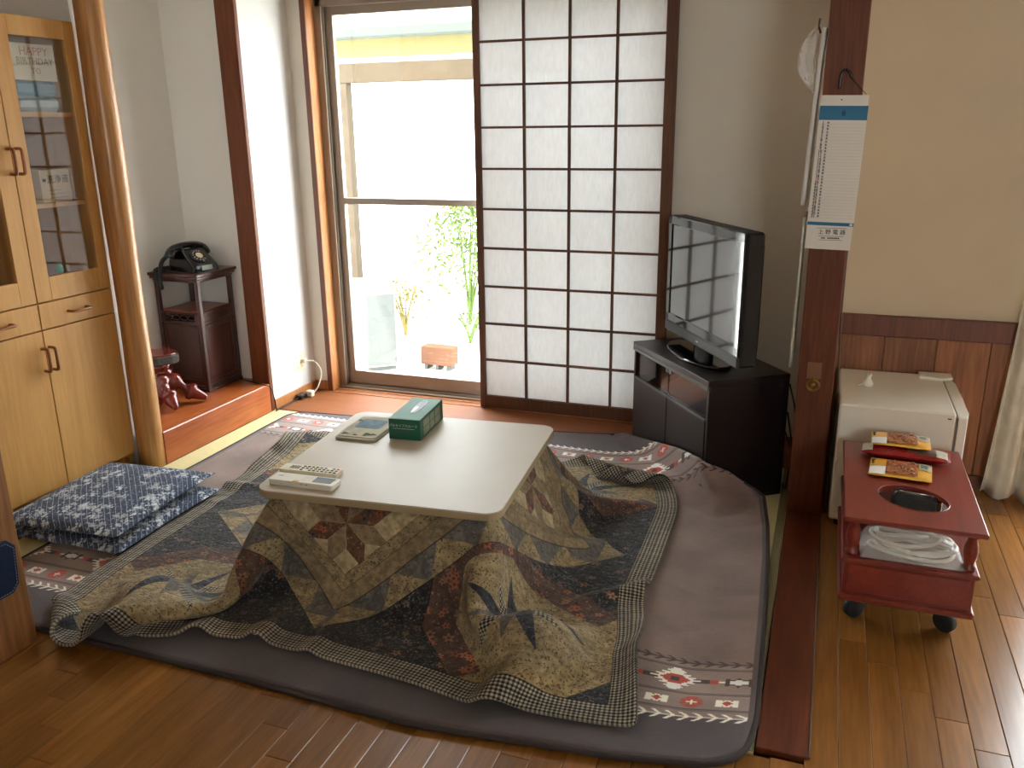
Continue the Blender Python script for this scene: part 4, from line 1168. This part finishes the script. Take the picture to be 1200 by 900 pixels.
for (ya, yb, za, zb) in ((-.095, -.03, .042, .07), (-.095, -.03, .010, .038), (-.02, .025, .042, .07), (-.02, .025, .010, .038), (.035, .095, .042, .07), (.035, .095, .010, .038)):
    bx(.0628, .0635, ya, yb, za, zb).build('printed_panel', 'label_white', tb)
tw = thing('folded_towel', 'folded beige towel with green leaf print beside the tissue box', 'towel', (-1.615, 2.748, .3802), R(4))
b = MB()
for k in range(4):
    hx, hy = .088-.003*k, .122-.004*(k % 2)
    b.prism(rrect(hx, hy, .018), .0035*k, .0035*k+.0036, Matrix.Translation((.003*(k % 2), -.004*(k % 3), 0)), bev=.001)
b.build('folds', 'towel', tw)
for (x, y, r_) in ((.035, -.085, .018), (.058, -.080, .010), (-.055, -.09, .013), (-.01, -.098, .009), (-.06, .06, .010)):
    MB().prism([(r_*(1+.3*math.cos(3*t))*math.cos(t), r_*(1+.3*math.cos(3*t))*math.sin(t)*.8) for t in np.linspace(0, 2*math.pi, 14, endpoint=False)], .0141, .0146, Matrix.Translation((x, y, 0))).build('leaf_print', 'towel_print', tw)
MB().prism(rrect(.055, .05, .02), .0140, .0144, Matrix.Translation((.0, .03, 0))).build('blue_print', 'towel_blue', tw)
rc1 = thing('white_remote_control', 'white remote control with a small grey display, nearest the table corner', 'remote control', (-1.553, 2.212, .3802), R(3))
MB().prism(rrect(.118, .031, .008), 0, .019, bev=.003).build('body', 'white_plastic', rc1)
MB().prism(rrect(.034, .021, .004), .0188, .0196, Matrix.Translation((.070, .003, 0))).build('display', mat('lcd_grey', (122, 134, 146), .2, var=.1), rc1)
bx(-.030, -.008, -.0305, -.018, .016, .0198, .001).build('orange_button', 'orange_print', rc1, 'orange button')
for k in range(5): bx(-.002+.008*k, -.001+.008*k, -.015, .022, .0188, .0193).build('print_line', 'grey_ink', rc1)
bx(-.100, -.082, .004, .008, .0188, .0193).build('print_mark', 'grey_ink', rc1)
for k in (0, 1): bx(.0+.018*k, .010+.018*k, -.031, -.028, .010, .014).build('side_button', 'edge_grey', rc1)
rc2 = thing('button_remote_control', 'cream remote control covered in rows of dark buttons', 'remote control', (-1.585, 2.298, .3802), R(4))
MB().prism(rrect(.108, .026, .005), 0, .017, bev=.002).build('body', 'cream_plastic', rc2)
rs = random.Random(5)
for i in range(9):
    for j in range(3):
        if (i, j) in ((1, 0), (6, 2)): continue
        x, y = -.028+.0155*i, -.015+.015*j
        bx(x-.0052, x+.0052, y-.0032, y+.0032, .0165, .0186, .0008).build('button', 'red_ink' if (i, j) == (8, 2) else 'edge_grey' if rs.random() < .3 else 'ink', rc2)
for i in range(4): bx(-.075+.009*i, -.069+.009*i, -.010, .014, .0165, .0178).build('button', 'edge_grey', rc2)

# ================================================================== ON THE RED POST
cl = thing('month_calendar', 'narrow paper calendar with a blue heading and day numbers hung on the red post', 'calendar', (-.003, 3.341, 1.06))
MXc = lambda x, z, y=-.0012: frame3((x, y, z), (1, 0, 0), (0, -1, 0))
bx(-.077, .080, -.0006, .0006, .0, .535).build('sheet', 'white_paper', cl).rotation_euler = (0, R(1.3), 0)
cal = bx(-.076, .082, -.0012, -.0004, .098, .500).build('month_sheet', 'white_paper', cl); cal.rotation_euler = (0, R(1.3), 0)
bx(-.076, .082, -.0018, -.0010, .452, .500).build('blue_heading', 'blue_print', cal)
bx(-.076, .082, -.0018, -.0010, .086, .098).build('blue_bar', 'blue_print', cal)
bx(.068, .078, -.0021, -.0017, .088, .096).build('logo_patch', 'white_paper', cal)
text('8', .026, M['ink'], cal, MXc(.004, .474, -.0022), ext=.0001)
wk_ = '水木金土日月火'
def column(x, sz, nm, items, m):
    text('\n'.join(items), sz, m, cal, MXc(x, .443-.01085*15, -.0016), name=nm, ext=.0001, line=.01085/sz, bold=.0004)
sun_ = [d_ for d_ in range(31) if wk_[d_ % 7] == '日']
column(-.060, .0135, 'day_numbers', [str(d_+1) if d_ not in sun_ else ' ' for d_ in range(31)], M['ink'])
column(-.060, .0135, 'sunday_numbers', [str(d_+1) if d_ in sun_ else ' ' for d_ in range(31)], M['red_ink'])
column(-.043, .0080, 'weekdays', [wk_[d_ % 7] for d_ in range(31)], M['ink'])
b = MB()
for dgt in range(31): b.box(-.070, .078, -.0014, -.0011, .4378-.01085*dgt, .4382-.01085*dgt)
b.build('ruled_line', 'grey_ink', cal)['kind'] = 'stuff'
text('上 野 電 器', .0195, M['ink'], cl, MXc(.012, .062), ext=.0001, bold=.00015)
for z, xa, xb in ((.077, -.042, .062), (.048, -.032, .055), (.034, -.030, .050)): bx(xa, xb, -.0012, -.0007, z-.0006, z+.0006).build('print_line', 'ink', cl)
for k in range(9):
    if k == 2: continue
    bx(-.022+.007*k, -.0165+.007*k, -.0012, -.0007, .0385, .0435).build('print_mark', 'ink', cl)
MB().lathe([(.0025, 0), (.0025, .0015)], 10, MXc(.004, .520, -.0006)).build('eyelet', 'ink', cl)
hk = thing('iron_hook', 'dark iron hook mark with a string at the top of the red post', 'hook', (.004, 3.344, 1.60))
MB().tube(smooth_path([(-.014, -.004, .015), (-.012, -.004, .06), (.0, -.004, .078), (.016, -.004, .068), (.022, -.003, .055)], 6), .0042, 8).build('hook', 'black_plastic', hk)
MB().tube([(.012, -.0045, .062), (.075, -.006, -.004)], .0012, 5).build('string', 'cord_black', hk)
kh = thing('ring_pull', 'small brass ring handle below a patch of old tape on the red post', 'ring pull', (-.006, 3.345, .545))
bx(-.026, .026, -.0012, 0, .020, .085).build('tape_patch', 'tape', kh)
for rr_ in (.024, .019): MB().tube([(rr_*math.cos(t), -.004, -.004+rr_*.95*math.sin(t)) for t in np.linspace(0, 2*math.pi, 26, endpoint=False)], .0024, 6, closed=True).build('ring', 'brass', kh)
MB().lathe([(.012, 0), (.010, .004), (.004, .005)], 14, MXc(0, -.004, 0)).build('rosette', 'brass', kh)
bx(-.003, .003, -.008, 0, .010, .030, .001).build('hasp', 'brass', kh)
# things hung on the west face of the post, seen nearly edge-on
def sheet(name, label, cat, y0, y1, zt, zb, off, curl, m, th=.0012, group=None):
    t_ = thing(name, label, cat, (-.0655, (y0+y1)/2, zb), 0, group)
    hw = (y1-y0)/2; hh = zt-zb
    b = MB()
    b.grid(lambda a, c: (-curl-(off-curl)*(1-c)**.8-.004*math.sin(a*math.pi)*(1-c), -hw+2*hw*a, hh*c), 8, 14)
    o = b.build('sheet', m, t_); md = o.modifiers.new('thickness', 'SOLIDIFY'); md.thickness = th; md.offset = 0
    return t_
p1 = sheet('paper_poster', 'long white paper hung on the side of the post above, seen nearly edge-on', 'poster', 3.36, 3.60, 1.82, 1.215, .034, .010, 'white_paper', .014)
bx(-.014, 0, -.01, .03, .59, .612, .002).build('clip', 'edge_grey', p1)
p2 = sheet('paper_roll', 'silvery film covered sheet hung low on the side of the red post', 'poster', 3.36, 3.62, 1.17, .60, .030, .024, 'foil', .011)
pk = thing('clear_bag', 'clear plastic bag bulging out at the top beside the red post', 'bag', (-.086, 3.46, 1.61))
b = MB()
for s_ in (1, -1):
    b.grid(lambda a, c, s_=s_: (-.014-.062*math.sin(c*math.pi)**.8*(.5+.5*s_*math.sin(a*math.pi))-.006*mnoise.noise(Vector((a*4, c*5, s_))), -.045+.09*a, .225*c), 10, 14)
b.build('film', 'film_clear', pk)
MB().tube([(-.004, 0, .20), (-.014, 0, .225), (-.010, 0, .25)], .004, 6).build('hanger', 'edge_grey', pk)
ec = thing('grey_wall_cable', 'thin grey cable hanging beside the red post down behind the fridge', 'cable', (.072, 3.42, .30))
MB().tube(smooth_path([(.006, .0, .86), (.0, 0, .80), (-.002, 0, .70), (.0, 0, .52), (.006, 0, .36), (.014, 0, .20), (.010, -.02, .05), (.012, -.04, -.297)], 6), .003, 6).build('cable', 'cord_grey', ec)

# ================================================================== FRIDGE
fr = thing('small_fridge', 'small off-white refrigerator standing on the floor behind the red cart', 'fridge', (.30, 3.52, 0))
bx(-.205, .187, -.257, .265, .03, .50, .006).build('body', 'fridge', fr)
d = MB().prism([(.196, -.257), (.222, -.257), (.234, -.20), (.238, 0), (.234, .20), (.222, .265), (.196, .265)], .045, .488, bev=.004).build('door', 'fridge', fr)
bx(.187, .196, -.25, .258, .05, .482).build('gasket', 'gasket', fr)
MB().prism([(.10, .19), (.18, .17), (.222, .20), (.222, .263), (.10, .263)], .5, .512, bev=.003).build('hinge_cover', 'white_plastic', fr)
bx(.16, .172, -.262, -.256, .478, .481).build('mark', 'ink', fr)
for sx in (-.17, .15):
    for sy in (-.22, .22): MB().lathe([(.015, 0), (.015, .032)], 12, Matrix.Translation((sx, sy, 0))).build('foot', 'rubber', fr)
fg = thing('white_figurine', 'small white animal figurine on top of the fridge', 'figurine', (.197, 3.53, .5))
MB().lathe([(.004, 0), (.018, .002), (.021, .012), (.016, .024), (.010, .032), (.011, .040), (.008, .047), (.002, .049)], 16).build('body', 'white_plastic', fg)
MB().tube([(0, -.0, .012), (-.018, -.006, .010), (-.034, -.010, .006)], [.008, .006, .002], 8).build('tail', 'white_plastic', fg)
for q in (-.006, .006): MB().lathe([(.004, 0), (.003, .008), (.001, .012)], 8, Matrix.Translation((q+.003, 0, .044))).build('ear', 'white_plastic', fg)

# ================================================================== CART
ca = thing('red_cart', 'dark red wooden side cart on casters with an oval hole in its top', 'cart', (.308, 2.86, 0))
HX, Y0, Y1 = .188, -.36, .32
hc = Vector((.008, -.158)); n = 48
def ell(t, k=1): return (hc.x+.100*k*math.cos(t)-.0*math.sin(t), hc.y+.092*k*math.sin(t)-.018*math.cos(t))
def rectpt(t):
    d = Vector(ell(t))-hc; L_ = 9
    for lim, c in ((HX-hc.x, d.x), (-HX-hc.x, d.x), (Y1-hc.y, d.y), (Y0-hc.y, d.y)):
        if abs(c) > 1e-9 and lim/c > 0: L_ = min(L_, lim/c)
    return (hc.x+d.x*L_, hc.y+d.y*L_)
ts = sorted([2*math.pi*k/n for k in range(n)])
E_ = [ell(t) for t in ts]; Rr = [rectpt(t) for t in ts]
# snap to true corners
for cx in (HX, -HX):
    for cy in (Y0, Y1):
        k = min(range(n), key=lambda i: (Rr[i][0]-cx)**2+(Rr[i][1]-cy)**2); Rr[k] = (cx, cy)
v = []
for z, k in ((.373, 1), (.388, 1)):
    v += [(p[0], p[1], z) for p in E_]; v += [(p[0], p[1], z) for p in Rr]
fcs = []
for k in range(n):
    j = (k+1) % n
    fcs += [(k, j, n+j, n+k), (2*n+k, 3*n+k, 3*n+j, 2*n+j), (k, 2*n+k, 2*n+j, j), (n+k, n+j, 3*n+j, 3*n+k)]
top = MB().add(v, fcs).build('top', 'cart', ca)
bm_ = MB()
for a_ in ((-HX-.003, HX+.003, Y0-.003, Y0+.006), (-HX-.003, HX+.003, Y1-.006, Y1+.003), (-HX-.003, -HX+.006, Y0, Y1), (HX-.006, HX+.003, Y0, Y1)): bm_.box(*a_, .3735, .3875, .003)
bm_.build('edge_molding', 'cart', top)
MB().tube([(ell(t)[0], ell(t)[1], .3885) for t in ts], .0018, 6, closed=True).build('hole_rim', 'rosewood_red', top)
for sx in (-1, 1):
    for yy in (Y0+.045, Y1-.045):
        MB().lathe([(.019, .252), (.021, .262), (.013, .270), (.019, .295), (.021, .312), (.019, .330), (.013, .352), (.020, .358), (.020, .374)], 18, Matrix.Translation((sx*(HX-.030), yy, 0))).build('turned_post', 'cart', ca)
bx(-HX+.002, HX-.002, Y0+.004, Y1-.004, .238, .253, .004).build('shelf', 'cart', ca)
bx(-HX+.012, HX-.012, Y0+.016, Y1-.016, .128, .239).build('drawer_box', 'cart', ca)
bx(-HX+.002, HX-.002, Y0+.004, Y1-.004, .110, .130, .005).build('base_board', 'cart', ca)
bx(-HX+.022, HX-.022, Y0+.012, Y0+.017, .140, .230, .002).build('drawer_front', 'cart', ca)
for sx in (-1, 1):
    for yy in (Y0+.125, Y1-.06):
        cs = bx(sx*.13-.014, sx*.13+.014, yy-.014, yy+.014, .062, .111, .003).build('caster', 'rubber', ca)
        MB().lathe([(.030, -.014), (.034, -.010), (.034, .010), (.030, .014)], 18, Matrix.Translation((sx*.13, yy-.012, .0345)) @ Matrix.Rotation(R(50*sx), 4, 'Z') @ Matrix.Rotation(R(90), 4, 'Y')).build('wheel', 'rubber', cs)
# bag with hoses on the cart shelf
bg_ = thing('plastic_bag', 'translucent plastic bag holding coiled white hose on the cart shelf', 'bag', (.315, 2.60, .2535))
def bagfn(s_):
    def fn(a, c):
        u, w_ = a*2-1, c*2-1
        e = max(0, (1-abs(u)**2.4)*(1-abs(w_)**2.4))**.5
        nz_ = mnoise.noise(Vector((u*3, w_*3, 5)))*.012+mnoise.noise(Vector((u*8, w_*7, 1)))*.006
        hgt = .092*(1-.35*max(0, u)) if s_ > 0 else 0
        return (u*.142+.004*nz_, w_*.080, .002+(hgt+nz_)*e if s_ > 0 else .002)
    return fn
b = MB(); b.grid(bagfn(1), 28, 22); b.grid(bagfn(-1), 12, 10)
b.build('film', 'film', bg_)
for k, (cx, rx, ry, z0) in enumerate(((.0, .118, .062, .012), (.012, .110, .056, .030), (-.02, .095, .050, .048), (.0, .10, .044, .020), (-.03, .07, .036, .064))):
    MB().tube([(cx+rx*math.cos(t), ry*math.sin(t), z0+.006*math.sin(2*t+k)) for t in np.linspace(0, 2*math.pi, 40, endpoint=False)], .0065, 8, closed=True).build('hose_coil', 'hose', bg_)
MB().tube(smooth_path([(-.10, 0, .085), (-.03, -.02, .094), (.04, .01, .070), (.09, 0, .05)], 6), .006, 8).build('hose_end', 'hose', bg_)
wb = thing('white_box', 'small pale box with green print behind the plastic bag in the cart', 'box', (.42, 2.87, .2535))
bx(-.05, .05, -.04, .04, 0, .085, .002).build('carton', 'white_paper', wb); bx(-.045, .0, -.0405, -.04, .05, .065).build('print_band', 'green_toy', wb)
gb = thing('grey_bundle', 'grey cloth pouch seen inside the left of the oval hole', 'pouch', (.225, 2.80, .2535))
MB().lathe([(.03, 0), (.045, .01), (.042, .05), (.02, .07)], 14).build('pouch', mat('grey_pouch', (120, 112, 98), .8), gb)
bp = thing('black_case', 'shiny black oblong case poking up in the oval hole of the cart', 'case', (.335, 2.775, .2535), R(-8))
MB().prism(rrect(.075, .026, .02), 0, .125, bev=.012).build('case', 'black_plastic', bp)
MB().tube([(-.05, -.005, .1255), (.05, -.008, .1255)], .002, 6).build('zip', 'chrome', bp)
rp_ = thing('red_packet', 'red wrapped packet beneath the black case in the cart hole', 'packet', (.30, 2.70, .3395))
# snacks on top
def pouch(hx, hy, h, seed, skew=0):
    def mk(s_):
        def fn(a, c):
            u, w_ = a*2-1, c*2-1
            e = max(0, (1-abs(u)**4)*(1-abs(w_)**4))
            return (u*hx+skew*w_, w_*hy, h*.5+s_*h*.5*e**.7+.002*mnoise.noise(Vector((u*3, w_*3, seed))))
        return fn
    b = MB(); b.grid(mk(1), 20, 14); b.grid(mk(-1), 20, 14); return b
bpy.data.objects.remove(rp_)
pouch(.06, .035, .03, 4).build('red_packet', 'red_foil').location = (.300, 2.712, .2535)
tag(bpy.data.objects['red_packet'], 'red wrapped packet next to the black case inside the oval hole', 'packet')
def snack(label, loc, rz, tilt, lab=True):
    t = thing('nut_snack_pouch', label, 'snack', loc, rz, 'nut snack pouches')
    t.rotation_euler = (tilt, 0, rz)
    o = pouch(.095, .078, .014, 2).build('pouch', 'orange_print', t)
    def sk(x, y): return .0075+.0075*max(0, (1-abs(x/.095)**4)*(1-abs(y/.078)**4))**.7
    def patch(name, x0, x1, y0, y1, m, dz=.0012, fnm=None):
        b = MB(); b.grid(lambda a, c: (x0+(x1-x0)*a, y0+(y1-y0)*c, sk(x0+(x1-x0)*a, y0+(y1-y0)*c)+dz), 8, 6)
        return b.build(name, m, o)
    patch('orange_band', -.093, -.045, -.005, .075, 'orange_print'); patch('silver_corner', .056, .092, .005, .072, 'foil')
    patch('nut_picture', -.045, .052, -.062, .068, 'nuts', .0018); patch('white_band', -.093, -.045, -.072, -.008, 'white_paper')
    patch('green_mark', .06, .082, .02, .055, 'towel_print')
    text('おつ\nまみ', .026, M['ink'], o, Matrix.Translation((-.068, .035, .0125)), ext=.0006, line=.9)
    bx(-.085, -.070, -.045, -.025, .0105, .0112).build('red_mark', 'red_ink', o)
    # loose nut shapes in relief on the picture
    rr = random.Random(3); b = MB()
    for k in range(46):
        x, y = rr.uniform(-.04, .047), rr.uniform(-.056, .062); a = rr.uniform(0, 3.1); l = .0065
        b.tube([(x-l*math.cos(a), y-l*math.sin(a), sk(x, y)+.0015), (x, y, sk(x, y)+.0035), (x+l*math.cos(a), y+l*math.sin(a), sk(x, y)+.0015)], [.0015, .0028, .0015], 5)
    b.build('nut', mat('nut_tan', (176, 116, 70), .45, var=.35, scale=200), o)['kind'] = 'stuff'
    return t
snack('yellow nut snack pouch lying flat on the cart just behind the oval hole', (.292, 2.915, .3895), R(-5), 0)
rtub = thing('red_snack_tube', 'red and brown wrapped snack roll near the back of the cart top', 'snack', (.315, 3.055, .3895), R(-4))
b = pouch(.140, .045, .036, 7); b.build('wrapper', 'red_foil', rtub)
def tubeband(x0, x1, m, nm):
    b = MB(); b.grid(lambda a, c: (x0+(x1-x0)*a, -.036+.072*c, .0185+.0185*max(0, (1-abs((x0+(x1-x0)*a)/.14)**4)*(1-abs((-.036+.072*c)/.045)**4))**.7), 8, 8)
    return b.build(nm, m, rtub)
tubeband(.005, .095, 'dark_window', 'clear_window'); tubeband(.095, .130, 'foil', 'silver_end'); tubeband(-.138, -.105, 'foil', 'silver_end')
snack('yellow nut snack pouch lying on top of the red snack roll', (.300, 3.105, .4262), R(-3), R(-3))

# ================================================================== CURTAIN
def curt(a, c):
    # a along width, c from bottom (0) to top (1)
    top_l, bot_l = .800, .688
    w_ = .285
    xl = bot_l+(top_l-bot_l)*(c**.8)
    x = xl+a*(w_-(xl-bot_l))
    ph_ = a*w_*2*math.pi/.105
    amp = .030*(1-.35*c)
    y = YK-.085+amp*math.sin(ph_+1.2*math.sin(c*2))+.012*math.sin(a*31+c*4)
    return (x, y-.03*(1-c)**3*a, .022+1.99*c-.03*(1-c)*math.sin(ph_*.5)**2)
cb = MB(); cb.grid(curt, 60, 34)
cu_ = cb.build('linen_curtain', 'curtain')
tag(cu_, 'beige linen curtain with vertical folds hanging beside the wainscot wall', 'curtain')
md = cu_.modifiers.new('thickness', 'SOLIDIFY'); md.thickness = .003
rd = thing('trim_7', 'plain metal rod carrying the linen curtain', 'rod', (1.7, YK-.085, 2.03), kind='structure')
MB().tube([(-1.0, 0, 0), (1.0, 0, 0)], .010, 10).build('rod', 'edge_grey', rd)
for q in (-.98, .98): bx(q-.008, q+.008, 0, .086, -.008, .008).build('bracket', 'edge_grey', rd)

texts_to_meshes()
